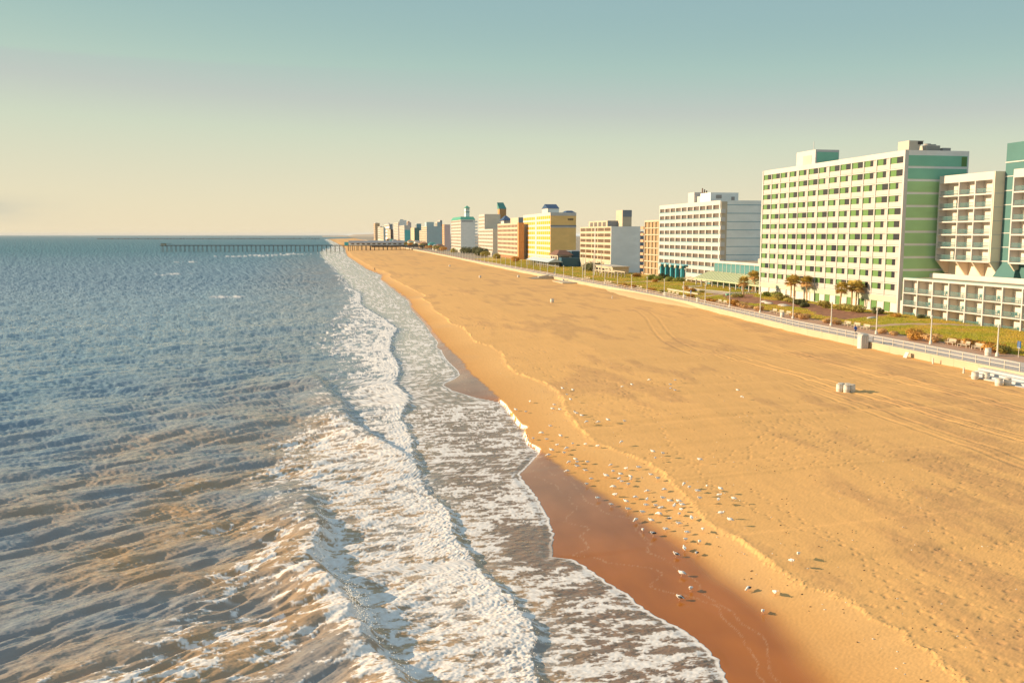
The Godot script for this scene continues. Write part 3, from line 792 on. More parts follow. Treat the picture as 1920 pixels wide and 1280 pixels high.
func balcony_hotel() -> void:
	var white := mt("white_stucco")
	var grey := mt("warm_grey_shade_lift")
	# low block of three storeys
	var X := 113.0; var deep := 1.9; var base := 3.4; var top := 11.3; var fh := 2.5
	var h := thing("low_hotel_wing", "white three storey hotel wing of open balcony bays beside the lawn", "hotel", v3(X, base, 140))
	var n := 15
	var far := 163.9
	var near := far - n * 4.66
	bx(h, "wall", grey, X + deep, 127.5, base - 1.5, top - 0.3, near, far - 0.32)
	bx(h, "side_wall", white, X - 0.1, 127.5, base - 1.5, top, far - 0.3, far)
	bx(h, "roof_edge", white, X - 0.15, X + deep + 0.2, top - 0.35, top + 0.03, near, far - 0.31)
	bx(h, "roof_coping", mt("teal_trim"), X - 0.18, X + 0.5, top + 0.04, top + 0.14, near, far - 0.2)
	bx(h, "roof", mt("roof_tan"), X + 0.5, 127.4, top - 0.25, top + 0.02, near, far - 0.33)
	bx(h, "plinth", white, X - 0.1, X + deep, base - 1.5, base, near, far - 0.31)
	for k in 3:
		if k: bx(h, "balcony_slab", white, X - 0.12, X + deep, base + k * fh - 0.2, base + k * fh, near, far - 0.31)
	var chair := deck_chair_proto()
	var nth := 0
	for c in n:
		var e1 := far - c * 4.66
		var e0 := e1 - 4.66
		bx(h, "party_wall", white, X - 0.14, X + deep, base - 1.0, top - 0.3, e0 - 0.14, e0 + 0.14)
		bx(h, "party_wall_shade_lift", grey, X + 0.25, X + deep - 0.02, base + 0.02, top - 0.36, e0 - 0.17, e0 - 0.15)  # paler sheet, its colour lifting the shade on the white party wall
		for k in 3:
			balcony_bay(h, X, e0 + 0.15, e1 - 0.15, base + k * fh, base + (k + 1) * fh - 0.2, deep, 900 + c * 7 + k)
			if c < 8:
				var lab := "teal balcony chair on the %s floor, %s bay from the green hotel" % [["ground", "middle", "top"][k], ordinal(c + 1)]
				var at := v3(X + 0.95, base + k * fh + (0.01 if k else 0.01), e0 + 1.2 + 1.6 * rng.randf())
				if nth == 0:
					chair.position = at
					chair.set_meta("label", lab)
				else: copy(chair, "balcony_chair", lab, at, 0.0)
				nth += 1
	# stair stub at the far end
	bx(h, "stair_wall", white, X + 0.6, X + 3.4, base - 0.5, 6.6, far + 0.02, far + 1.6)
	bx(h, "parapet", white, X + 5.5, X + 5.9, top + 0.03, top + 1.0, near, far - 1.5)
	# the towers over it
	tower("balcony_tower", "white balcony tower on slanting brackets next to the green hotel", 121.0, 149.4, 165.2, 31.8, [0.0, 5.2, 9.8, 15.8], 1)
	tower("balcony_tower", "white balcony tower cut off by the right edge behind the teal wall", 121.0, 128.6, 144.7, 31.8, [0.0, 5.2, 10.4, 16.1], 2)
	var t := thing("teal_tower", "tall dark teal lift tower between the two white balcony towers", "tower", v3(123, top, 147))
	bx(t, "wall", mt("teal_wall"), 123.0, 134.0, top + 0.03, 36.9, 139.0, 149.3)
	for k in 8:
		bx(t, "white_line", white, 122.93, 123.02, 15.0 + k * 2.62, 15.16 + k * 2.62, 139.0, 149.3)
	bx(t, "white_line", white, 122.9, 134.05, 33.3, 33.5, 138.9, 149.35)
	var st := begin()
	st.set_smooth_group(-1)
	quad(st, v3(121.2, top + 0.05, 143.6), v3(121.2, top + 0.05, 149.6), v3(122.98, 14.9, 148.4), v3(122.98, 14.9, 144.9))
	quad(st, v3(123.0, top + 0.05, 149.7), v3(122.98, 14.9, 148.4), v3(121.2, top + 0.05, 149.6), v3(123.0, top + 0.05, 149.7))
	tri(st, v3(121.2, top + 0.05, 143.6), v3(122.98, 14.9, 144.9), v3(123.0, top + 0.05, 143.5))
	mesh_part(t, "flared_foot", st, mt("teal_wall"))

func tower(called: String, label: String, X: float, d0: float, d1: float, top: float, cut: Array, s: int) -> void:
	var white := mt("white_stucco")
	var h := thing(called, label, "tower", v3(X, 11.3, (d0 + d1) / 2), "balcony towers over the low wing")
	var deep := 1.8
	var low := 14.9
	var fh := (top - 1.5 - low) / 6
	bx(h, "wall", mt("warm_grey_shade_lift"), X + deep, 132.0, low - 0.1, top - 0.3, d0 + 0.25, d1)
	bx(h, "side_wall", mt("beige_shade_lift"), X - 0.05, 132.02, low - 0.1, top, d0, d0 + 0.25)
	bx(h, "parapet", white, X - 0.08, X + deep + 0.3, top - 1.5, top + 0.02, d0 + 0.26, d1)
	bx(h, "roof", mt("roof_tan"), X + deep + 0.3, 131.9, top - 0.3, top - 0.15, d0 + 0.3, d1)
	for k in 6:
		bx(h, "balcony_slab", white, X - 0.1, X + deep, low + k * fh - 0.18, low + k * fh + 0.1, d0 + 0.26, d1)
		bx(h, "white_line", white, X + 0.0, 123.2, low + k * fh - 0.07, low + k * fh + 0.06, d0 - 0.05, d0 - 0.01)
		for c in 3:
			balcony_bay(h, X, d0 + cut[c] + 0.3, d0 + cut[c + 1] - 0.15, low + k * fh + 0.1, low + (k + 1) * fh - 0.18, deep, 2000 * s + k * 5 + c)
	for c in 4:
		var e: float = clampf(d0 + cut[c], d0 + 0.4, d1 - 0.14)
		bx(h, "party_wall", white, X - 0.12, X + deep, low, top - 1.45, e - 0.14, e + 0.14)
		# slanting bracket below
		var st := begin()
		st.set_smooth_group(-1)
		for side in [e - 0.16, e + 0.16]:
			tri(st, v3(X - 0.05, low, side), v3(X + 2.9, low, side), v3(X + 2.9, 11.32, side))
		quad(st, v3(X - 0.05, low, e - 0.16), v3(X - 0.05, low, e + 0.16), v3(X + 2.9, 11.32, e + 0.16), v3(X + 2.9, 11.32, e - 0.16))
		mesh_part(h, "bracket", st, mt("beige_shade_lift"))
	bx(h, "recessed_wall", mt("beige_shade_lift"), X + 2.9, 131.0, 11.32, low - 0.1, d0 + 0.5, d1 - 0.3)
	bx(h, "terrace_wall", white, X - 1.2, X - 0.95, 11.32, 12.1, d0, d1)

func blue_hotel() -> void:
	var X := 122.0; var d0 := 275.0; var d1 := 330.9; var top := 31.1
	var white := mt("white_stucco")
	var hb := hotel("pale_blue_hotel", "white hotel with pale blue end wall ruled by thin teal lines", {
		X = X, d0 = d0, d1 = d1, x2 = 136.3, base = 3.8, top = top, par = 1.45, pitch = 2.69, rows = 9, cols = 10, oh = 1.35, rec = 0.5,
		wall = mt("pale_blue_shade_lift"), front = white, side = mt("pale_blue_shade_lift"), win = mt("taupe_glass"), fin_w = 0.75, fin_out = 0.02, lip = mt("blue_trim"), ground = mt("white_stucco"),
		skip = func(k, c): return k == 8 and c > 4})
	for k in 10:
		bx(hb, "teal_line", mt("blue_trim"), X + 0.8, 136.36, top - 1.55 - k * 2.69, top - 1.38 - k * 2.69, d0 - 0.05, d0 + 0.01)
	for k in 9:
		bx(hb, "corner_balcony", white, X - 0.04, X + 1.6, top - 1.45 - (k + 1) * 2.69, top - 2.8 - k * 2.69, d0 - 0.9, d0 - 0.06)
	bx(hb, "corner_pier", mt("cream_wall"), X + 0.4, X + 2.4, 3.0, top - 0.4, d0 - 0.25, d0 - 0.055)
	# teal columns of the entrance
	for c in 5:
		var e := 304.0 + c * 5.2
		bx(hb, "teal_column", mt("cyan_column"), X - 1.4, X - 0.3, 3.2, 9.0, e - 0.5, e + 0.5)
		var st := begin()
		ellipsoid(st, v3(X - 1.5, 8.7, e), Vector3(0.45, 0.8, 0.8))
		mesh_part(hb, "round_lamp", st, mt("globe_white"))
		bx(hb, "window", mt("taupe_glass"), X - 0.02, X + 0.06, 3.8, 7.9, e + 0.8, e + 4.6)
	bx(hb, "entrance_beam", mt("blue_trim"), X - 1.6, X - 0.02, 9.02, 9.3, 301.0, 327.5)
	# shop awnings to the right of the columns
	for c in 6:
		var e := 277.5 + c * 4.1
		var st := begin()
		st.set_smooth_group(-1)
		quad(st, v3(X, 5.4, e), v3(X, 5.4, e + 3.6), v3(X - 1.6, 4.7, e + 3.6), v3(X - 1.6, 4.7, e))
		quad(st, v3(X - 1.6, 4.7, e), v3(X - 1.6, 4.7, e + 3.6), v3(X - 1.6, 4.45, e + 3.6), v3(X - 1.6, 4.45, e))
		mesh_part(hb, "awning", st, mt("cream_wall"))
		bx(hb, "shop_window", mt("dark_glass"), X - 0.03, X + 0.05, 2.9, 4.5, e, e + 3.4)
	bx(hb, "roof_house", white, 126.0, 129.5, top - 0.5, 35.1, 306.5, 312.2)
	bx(hb, "roof_house", mt("pale_blue_shade_lift"), 126.0, 136.2, top - 0.5, 34.4, 292.0, 300.8)
	bx(hb, "roof_house", mt("white_stucco"), 127.0, 133.0, top - 0.5, 33.6, 300.9, 306.3)
	bx(hb, "roof_vent", mt("grey_metal"), 128.0, 130.0, 32.4, 33.6, 291.9, 291.98)
	bx(hb, "roof_vent", mt("grey_metal"), 133.6, 134.8, 31.8, 33.0, 291.9, 291.98)
	for c in 3:
		var st := begin()
		tube(st, [v3(127.6 + c * 0.8, 33.3, 303.0), v3(127.6 + c * 0.8, 36.4 - 0.4 * c, 303.0)], [0.3, 0.22], 8)
		mesh_part(hb, "flue", st, mt("rust_door"))

func link_block() -> void:
	# the glass link between the blue and the green hotel, with its sloping awning
	var h := thing("glass_link_building", "low link building with teal glass band and pale green sloping canopy", "building", v3(120, 3.6, 252))
	bx(h, "wall", mt("pale_green_wall"), 120.6, 134.0, 2.5, 11.4, 229.0, 274.6)
	bx(h, "roof", mt("roof_tan"), 120.2, 134.0, 11.42, 11.6, 229.0, 274.6)
	bx(h, "cornice", mt("white_stucco"), 120.0, 120.62, 11.0, 11.7, 229.0, 274.7)
	for k in 14:
		var e := 229.6 + k * 3.2
		bx(h, "window", mt("teal_glass"), 120.3, 120.5, 8.3, 10.98, e, e + 3.0)
		bx(h, "mullion", mt("white_stucco"), 120.22, 120.5, 8.2, 11.0, e + 3.02, e + 3.18)
	var st := begin()
	st.set_smooth_group(-1)
	quad(st, v3(120.4, 8.1, 229.3), v3(120.4, 8.1, 279.0), v3(115.2, 5.9, 279.0), v3(115.2, 5.9, 229.3))
	quad(st, v3(115.2, 5.9, 229.3), v3(115.2, 5.9, 279.0), v3(115.2, 5.6, 279.0), v3(115.2, 5.6, 229.3))
	quad(st, v3(120.4, 7.9, 279.0), v3(120.4, 7.9, 229.3), v3(115.25, 5.62, 229.3), v3(115.25, 5.62, 279.0))
	tri(st, v3(120.4, 8.1, 229.3), v3(115.2, 5.9, 229.3), v3(120.4, 5.9, 229.3))
	mesh_part(h, "canopy", st, mt("pale_green_roof"))
	for k in 26:
		var e := 229.8 + k * 1.95
		var rb := begin()
		bar(rb, v3(120.3, 8.13, e), v3(115.2, 5.97, e), 0.12, 0.14)
		mesh_part(h, "canopy_seam", rb, mt("pale_green_wall"))
	for k in 12:
		var e := 230.2 + k * 4.3
		bx(h, "post", mt("white_stucco"), 115.4, 115.7, 2.8, 5.62, e, e + 0.3)
		bx(h, "window", mt("teal_glass"), 120.45, 120.62, 3.2, 5.8, e + 0.5, e + 4.0)
	bx(h, "roof_unit", mt("cream_metal"), 123.0, 125.4, 11.6, 12.9, 246.0, 249.0)
	bx(h, "roof_unit", mt("grey_metal"), 123.4, 127.0, 11.6, 13.4, 236.0, 240.0)
	bx(h, "roof_unit", mt("cream_metal"), 124.0, 128.0, 11.6, 12.7, 231.0, 234.0)
	# pool terrace in front, fenced in white
	var f := thing("terrace_fence", "white picket fence round the pool terrace by the link building", "fence", v3(108, 3.1, 250))
	var line := [Vector2(114.0, 231.0), Vector2(106.4, 231.5), Vector2(103.6, 246.0), Vector2(104.6, 262.0), Vector2(113.0, 266.0)]
	for i in line.size() - 1:
		var a: Vector2 = line[i]; var b: Vector2 = line[i + 1]
		var n := int(a.distance_to(b) / 0.5)
		for s in n:
			var q := a.lerp(b, float(s) / n)
			bx(f, "picket", mt("white_stucco"), q.x - 0.09, q.x + 0.09, 3.0, 4.3, q.y - 0.09, q.y + 0.09)
		var rl := begin()
		bar(rl, v3(a.x, 4.25, a.y), v3(b.x, 4.25, b.y), 0.1, 0.1)
		bar(rl, v3(a.x, 3.25, a.y), v3(b.x, 3.25, b.y), 0.1, 0.1)
		mesh_part(f, "rail", rl, mt("white_stucco"))
	var w := thing("terrace_wall", "low teal and cream wall at the near corner of the pool terrace", "wall", v3(105, 3, 232))
	bx(w, "wall", mt("green_field_teal"), 104.4, 109.0, 2.9, 4.0, 229.6, 230.1)
	bx(w, "planter_wall", mt("cream_wall"), 99.6, 100.2, 2.9, 3.6, 238.0, 262.0)

func beige_hotels() -> void:
	var white := mt("white_stucco")
	# narrow tan block of balconies
	var t := hotel("tan_balcony_block", "narrow tan apartment block with four columns of framed balconies", {
		X = 124.0, d0 = 336.4, d1 = 353.5, x2 = 134.0, base = 3.5, top = 25.8, par = 0.7, pitch = 2.66, rows = 8, cols = 4, oh = 2.2, rec = 0.55,
		wall = mt("tan_wall"), front = mt("cream_wall"), side = mt("tan_wall"), win = mt("tan_screen"), fin_w = 0.4, fin = mt("cream_wall"), frame = mt("cream_wall"), back = mt("tan_wall")})
	for k in 8:
		bx(t, "side_balcony", mt("peach_wall"), 123.6, 126.0, 22.3 - k * 2.66, 23.4 - k * 2.66, 353.6, 357.2)
	var h := hotel("beige_hotel", "cream hotel with paired square windows and blank pale blue end wall", {
		X = 122.0, d0 = 393.0, d1 = 446.0, x2 = 135.9, base = 3.5, top = 23.8, par = 0.6, pitch = 2.62, rows = 6, cols = 5, oh = 1.5, rec = 0.2,
		wall = mt("cream_wall"), front = mt("cream_wall"), side = mt("grey_blue_shade_lift"), win = mt("brown_glass"), split = 2, fin_w = 0.9, fin_out = 0.01, open_ground = true})
	for c in 8:
		bx(h, "column", white, 122.05, 122.8, 2.0, 7.45, 394.0 + c * 7.2, 394.9 + c * 7.2)
	bx(h, "dark_ground_floor", mt("dark_metal"), 122.6, 122.85, 2.5, 7.4, 394.0, 445.0)
	bx(h, "facade_strip", white, 121.9, 122.02, 7.5, 23.3, 418.0, 419.4)
	var rb := bx(h, "roof_house", mt("cream_wall"), 124.0, 135.5, 23.3, 26.6, 405.3, 437.1)
	bx(rb, "side_panel", mt("slate_wall"), 124.2, 135.6, 23.6, 26.3, 405.2, 405.28)
	for c in 4: bx(rb, "window", mt("taupe_glass"), 123.93, 123.98, 24.0, 26.0, 408.0 + c * 7.2, 413.0 + c * 7.2)
	var tw := bx(h, "lift_tower", mt("cream_wall"), 129.0, 133.4, 23.3, 31.3, 398.3, 408.0)
	bx(tw, "dark_panel", mt("slate_wall"), 129.2, 133.45, 28.2, 31.2, 398.2, 398.28)
	bx(h, "annex", mt("slate_wall"), 136.2, 138.5, 3.0, 21.5, 396.0, 440.0)
	# small cafe between
	var c := thing("cafe_pavilion", "low cream cafe pavilion with brown awning beside the tan block", "building", v3(114, 3.5, 360))
	bx(c, "wall", mt("cream_wall"), 112.0, 119.0, 2.8, 6.6, 358.0, 384.0)
	bx(c, "roof", mt("cream_metal"), 111.6, 119.4, 6.62, 6.9, 357.6, 384.4)
	for k in 5: bx(c, "window", mt("dark_glass"), 111.92, 112.05, 3.9, 5.8, 360.0 + k * 4.8, 363.4 + k * 4.8)
	var pg := thing("pergola", "cream pergola frame on the terrace in front of the tan block", "pergola", v3(106, 3.2, 345))
	for k in 7:
		bx(pg, "post", mt("cream_wall"), 104.0, 104.3, 2.9, 5.6, 330.0 + k * 4.0, 330.3 + k * 4.0)
		bx(pg, "post", mt("cream_wall"), 108.0, 108.3, 2.9, 5.6, 330.0 + k * 4.0, 330.3 + k * 4.0)
	bx(pg, "beam", mt("cream_wall"), 103.9, 104.4, 5.62, 5.95, 329.6, 355.0)
	bx(pg, "beam", mt("cream_wall"), 107.9, 108.4, 5.62, 5.95, 329.6, 355.0)

func yellow_hotel() -> void:
	var white := mt("white_stucco")
	var X := 124.0; var d0 := 520.2; var d1 := 599.7; var top := 33.1
	var h := hotel("yellow_hotel", "white hotel with bright yellow window squares and an ochre end wall", {
		X = X, d0 = d0, d1 = d1, x2 = 139.7, base = 3.5, top = top, par = 1.8, pitch = 3.08, rows = 8, cols = 15, oh = 1.9, rec = 0.15,
		wall = white, front = white, side = mt("ochre_wall"), win = mt("yellow_window"), fin_w = 0.8, fin_out = -0.03, ground = mt("cream_wall"), skip = func(_k, c): return c == 7})
	bx(h, "facade_strip", white, X - 0.08, X + 0.3, 6.0, top - 0.5, 558.0, 561.5)
	bx(h, "white_band", white, X, 139.8, top - 8.9, top - 8.3, d0 - 0.08, d0 - 0.01)
	bx(h, "blue_band", mt("slate_wall"), X, 139.82, top - 8.2, top - 7.4, d0 - 0.1, d0 - 0.02)
	bx(h, "white_band", white, X, 139.8, top - 1.9, top - 0.0, d0 - 0.08, d0 - 0.01)
	# a short dark line of letters too far away to read, as a row of strokes
	for k in 7:
		bx(h, "letter", mt("dark_metal"), 134.6 + k * 0.5, 134.95 + k * 0.5, top - 4.4 - 0.2 * (k % 2), top - 3.5, d0 - 0.1, d0 - 0.02)
	for c in 15:
		bx(h, "ground_window", mt("yellow_window") if c % 2 else mt("ochre_wall"), X - 0.03, X + 0.04, 3.9, 6.4, 521.5 + c * 5.2, 524.3 + c * 5.2)
	var pent := bx(h, "penthouse", white, 128.0, 135.1, top - 0.5, 36.2, 544.0, 560.3)
	var st := begin()
	gable(st, 127.8, 135.3, 36.22, 39.0, 543.6, 560.7, true)
	mesh_part(h, "blue_roof", st, mt("blue_roof"))
	bx(pent, "side_panel", mt("pale_blue_shade_lift"), 128.3, 135.0, top, 36.0, 543.9, 543.97)
	st = begin()
	hip(st, 133.5, 139.5, top + 0.02, top + 1.2, 521.0, 531.0, 0.5)
	mesh_part(h, "small_blue_roof", st, mt("blue_roof"))
	# house and tent on the lawn
	var c := thing("beach_house_restaurant", "small cream house with brown hipped roof before the yellow hotel", "house", v3(115, 3.5, 460))
	bx(c, "wall", mt("cream_wall"), 112.0, 119.4, 2.8, 9.6, 453.2, 470.0)
	st = begin()
	hip(st, 111.2, 120.2, 9.62, 12.0, 452.0, 471.0, 0.4)
	mesh_part(c, "roof", st, mt("brown_roof"))
	for k in 3: bx(c, "window", mt("dark_metal"), 111.93, 112.04, 7.0, 8.8, 455.0 + k * 5.0, 458.2 + k * 5.0)
	bx(c, "window", mt("dark_metal"), 113.5, 118.0, 7.0, 8.8, 453.12, 453.25)
	bx(c, "deck_wall", mt("navy_wall"), 112.5, 128.0, 2.8, 8.3, 447.0, 452.4)
	var n := thing("navy_building", "dark navy flat walled building between the house and the cream hotel", "building", v3(122, 3.0, 460))
	bx(n, "wall", mt("navy_wall"), 119.6, 131.0, 2.5, 11.4, 454.0, 480.0)
	bx(n, "roof", mt("slate_wall"), 119.7, 130.9, 11.42, 11.6, 454.2, 479.8)
	var tn := thing("tent_canopy", "long pale blue marquee roof on posts before the yellow hotel", "canopy", v3(108, 3.1, 468))
	st = begin()
	gable(st, 104.0, 112.0, 6.2, 8.0, 441.7, 496.0, false)
	mesh_part(tn, "roof", st, mt("pale_blue_cloth"))
	for k in 12:
		bx(tn, "post", white, 104.2, 104.5, 2.9, 6.2, 442.0 + k * 4.8, 442.3 + k * 4.8)
	bx(tn, "side_cloth", mt("slate_wall"), 110.0, 110.1, 3.0, 5.6, 442.0, 495.0)

func farther_hotels() -> void:
	var white := mt("white_stucco")
	var h := hotel("peach_hotel", "cream hotel with rows of small red brown windows and an orange corner", {
		X = 118.0, d0 = 584.6, d1 = 665.3, x2 = 121.5, base = 3.5, top = 28.0, par = 1.2, pitch = 3.0, rows = 7, cols = 16, oh = 1.7, rec = 0.15,
		wall = mt("cream_wall"), front = mt("cream_wall"), side = mt("orange_wall"), win = mt("brick_window"), fin_w = 1.5, fin_out = -0.03, ground = mt("rust_wall")})
	bx(h, "wall", mt("cream_wall"), 121.6, 131.0, 3.0, 27.2, 590.0, 665.0)
	bx(h, "orange_corner", mt("orange_wall"), 117.8, 118.0, 3.0, 28.0, 584.6, 588.5)
	bx(h, "roof_house", mt("cream_wall"), 124.0, 127.4, 27.0, 32.0, 616.2, 645.7)
	bx(h, "roof_house", mt("slate_wall"), 124.1, 127.4, 27.0, 31.9, 616.0, 616.15)
	bx(h, "turret", white, 122.0, 126.9, 27.0, 30.6, 660.6, 674.0)
	var st := begin()
	hip(st, 121.0, 128.0, 30.62, 34.2, 658.5, 676.0, 0.15)
	mesh_part(h, "blue_roof", st, mt("blue_roof"))
	var w := hotel("white_stepped_hotel", "pale white hotel in two steps with a blank grey upper wall", {
		X = 118.0, d0 = 686.5, d1 = 758.8, x2 = 122.4, base = 3.5, top = 24.5, par = 1.2, pitch = 2.9, rows = 6, cols = 9, oh = 1.3, rec = 0.22,
		wall = mt("cream_wall"), front = mt("pale_stucco"), side = mt("beige_shade_lift"), win = mt("pale_glass"), fin_w = 0.6})
	bx(w, "upper_wall", mt("beige_shade_lift"), 124.0, 137.0, 3.0, 37.5, 759.0, 791.0)
	bx(w, "upper_front", mt("pale_stucco"), 123.4, 124.0, 3.0, 37.5, 759.2, 791.0)
	for k in 9: bx(w, "window_band", mt("pale_glass"), 123.3, 123.42, 34.6 - k * 3.0, 35.9 - k * 3.0, 761.0, 790.0)
	var o := thing("orange_tower", "orange tower with a steep teal roof rising behind the white stepped hotel", "tower", v3(142, 3, 781))
	bx(o, "wall", mt("orange_wall"), 139.5, 145.5, 3.0, 42.5, 777.0, 786.0)
	st = begin()
	st.set_smooth_group(-1)
	quad(st, v3(139.3, 42.5, 776.8), v3(138.6, 48.2, 784.0), v3(144.2, 48.2, 784.0), v3(145.8, 42.5, 776.8))
	quad(st, v3(145.8, 42.5, 786.2), v3(144.2, 48.2, 784.0), v3(138.6, 48.2, 784.0), v3(139.3, 42.5, 786.2))
	tri(st, v3(139.3, 42.5, 786.2), v3(138.6, 48.2, 784.0), v3(139.3, 42.5, 776.8))
	tri(st, v3(145.8, 42.5, 776.8), v3(144.2, 48.2, 784.0), v3(145.8, 42.5, 786.2))
	mesh_part(o, "roof", st, mt("teal_roof"))
	var g := hotel("green_roofed_hotel", "white hotel with green mansard roof and a small green cupola", {
		X = 118.0, d0 = 870.0, d1 = 945.0, x2 = 132.1, base = 3.5, top = 34.6, par = 0.8, pitch = 3.1, rows = 9, cols = 8, oh = 1.5, rec = 0.22,
		wall = white, front = mt("pale_stucco"), side = mt("grey_blue_shade_lift"), win = mt("pale_glass"), fin_w = 1.0})
	st = begin()
	hip(st, 117.6, 132.5, 34.6, 37.6, 869.6, 945.4, 0.82)
	mesh_part(g, "mansard_roof", st, mt("green_roof"))
	for k in 9:
		bx(g, "side_balcony", mt("pale_blue_shade_lift"), 132.2, 134.6, 8.0 + k * 3.0, 9.4 + k * 3.0, 871.0, 880.0)
	bx(g, "cupola", mt("pale_blue_shade_lift"), 126.2, 130.0, 37.4, 46.4, 893.4, 903.0)
	bx(g, "cupola_band", mt("teal_roof"), 126.0, 130.2, 42.2, 42.8, 893.0, 903.4)
	st = begin()
	hip(st, 125.6, 130.6, 46.42, 49.0, 891.0, 905.0, 0.05)
	mesh_part(g, "cupola_roof", st, mt("green_roof"))
	bx(g, "sign_board", mt("slate_wall"), 119.0, 130.0, 32.6, 33.6, 869.85, 869.97)
	var pink := mt("pink_wall"); var cream := mt("cream_wall"); var blue := mt("far_blue_wall"); var pane := mt("pale_glass"); var ps := mt("pale_stucco")
	block("pink sided hotel block left of the green roofed hotel", 118, 1007.7, 1028.6, 124.6, 31.6, 9, mt("orange_wall"), pink, ps)
	block("long blue sided hotel with pale banded front and roof boxes", 118, 1210, 1290, 138.5, 31.4, 9, cream, blue, pane, {roof = blue, rh = 6.0})
	block("lower cream banded wing beside the long blue sided hotel", 118, 1290.5, 1322, 132, 26.0, 7, cream, blue, pane)
	block("brown grey tower rising behind the long blue sided hotel", 150, 1335, 1364, 153.2, 41.5, 3, pink, mt("slate_wall"), pane)
	block("small grey blue tower above the long blue sided hotel", 142, 1300, 1326, 147, 38.5, 3, ps, blue, pane)
	block("yellowish banded hotel with teal blue end wall", 118, 1407.7, 1481.4, 126.5, 31.0, 8, mt("sand_wall"), mt("teal_wall"), ps)
	block("plain teal blue tower behind the yellowish banded hotel", 150, 1738, 1762, 158.8, 41.4, 2, blue, mt("far_teal_wall"), pane)
	var tl := block("white hotel with a bright teal end wall under a pale band", 118, 1621, 1756, 128.5, 37.0, 10, ps, white, pane)
	bx(tl, "teal_panel", mt("bright_teal"), 118.6, 128.4, 3.0, 28.5, 1620.2, 1620.9)
	block("brown tower with rounded top behind the teal walled hotel", 190, 2471, 2548, 198.7, 53.9, 3, mt("rust_wall"), mt("pink_wall"), pane, {roof = mt("rust_wall"), rh = 3.0})
	block("wide blue grey tower standing tallest in the far row", 150, 2221, 2260, 166.9, 55.6, 3, blue, mt("grey_blue_shade_lift"), pane, {roof = white, rh = 2.0})
	block("tall white banded tower left of the blue grey tower", 118, 1783, 1931, 120.4, 44.4, 11, ps, mt("pink_wall"), pane)
	block("low block with dark brown end wall in the far row", 118, 2048, 2180, 124, 31.9, 6, cream, mt("dark_brown_wall"), pane)
	block("slate blue tower far behind the dark ended block", 170, 3012, 3358, 181, 55.7, 4, mt("grey_blue_shade_lift"), mt("slate_wall"), pane, {roof = mt("slate_wall"), rh = 4.0})
	block("pale block with a blue end wall in the far row", 118, 2363, 2534, 123.5, 39.2, 8, cream, blue, pane, {roof = mt("teal_roof"), rh = 2.0})
	block("narrow pale block next to the leftmost tan tower", 118, 2534.6, 2702, 123.9, 43.5, 6, ps, mt("beige_shade_lift"), pane)
	block("tan tower standing leftmost at the end of the row", 118, 2882, 2997, 132.5, 56.8, 8, mt("peach_wall"), mt("tan_wall"), pane, {roof = mt("grey_blue_shade_lift"), rh = 2.0})
	# low houses at the foot of the far row
	var kinds := ["cream", "white", "teal roofed", "brick red", "tan", "grey"]
	var km := [cream, white, mt("bright_teal"), mt("brick_window"), mt("tan_wall"), mt("grey_blue_shade_lift")]
	for k in 18:
		var d := 960.0 + k * 62.0 + 20.0 * rng.randf()
		var x := 103.0 + 7.0 * rng.randf()
		var b := thing("low_beach_house", "%s low house at the foot of the far hotels, %s from the pink block" % [kinds[k % 6], ordinal(k + 1)], "house", v3(x, 3, d), "low houses before the far hotels")
		var hh := 4.0 + 3.0 * rng.randf()
		bx(b, "wall", km[k % 6], x, x + 8, 2.8, 3 + hh, d, d + 22)
		st = begin()
		hip(st, x - 0.6, x + 8.6, 3.02 + hh, 5.2 + hh, d - 0.6, d + 22.6, 0.35)
		mesh_part(b, "roof", st, [mt("brown_roof"), mt("slate_wall"), mt("teal_roof"), mt("rust_wall")][k % 4])
		bx(b, "window", mt("dark_metal"), x - 0.08, x + 0.02, 4.0, 5.6, d + 3, d + 9)
		bx(b, "window", mt("dark_metal"), x - 0.08, x + 0.02, 4.0, 5.6, d + 13, d + 19)

# ---------------------------------------------------------------- promenade
func strip(called: String, m: Material, y: float, xa: Callable, xb: Callable, d0: float, d1: float, step: float) -> MeshInstance3D:
	var st := begin()
	st.set_smooth_group(0)
	var d := d0
	while d < d1 - 0.01:
		var e := minf(d + step, d1)
		quad(st, v3(xa.call(d), y, d), v3(xa.call(e), y, e), v3(xb.call(e), y, e), v3(xb.call(d), y, d))
		d = e
		if d > 900.0: step = 80.0
	return put(self, called, done(st), m)

func lawn_y(x: float, d: float) -> float:
	return 3.06 + 0.75 * smoothstep(97.0, 112.0, x) + 0.14 * patches.get_noise_2d(x * 1.5, d)

func in_bed(x: float, d: float) -> bool:
	var e := x + 1.4 * patches.get_noise_2d(x * 2.0 + 50.0, d * 2.0)
	if d > 163.0 and d < 240.0: return e > 101.8 + 2.2 * sin(d * 0.14) and e < 109.0 + 1.5 * sin(d * 0.2)
	return false

func on_path(x: float, d: float) -> bool:
	if absf(d - 150.5 + 0.55 * (x - 96.0) - 3.2 * sin((x - 96.0) * 0.2)) < 1.7: return true
	if absf(d - 312.0 + (x - 96.0) * 0.9) < 2.0: return true
	return absf(d - 232.0 - (x - 96.0) * 0.3) < 1.3

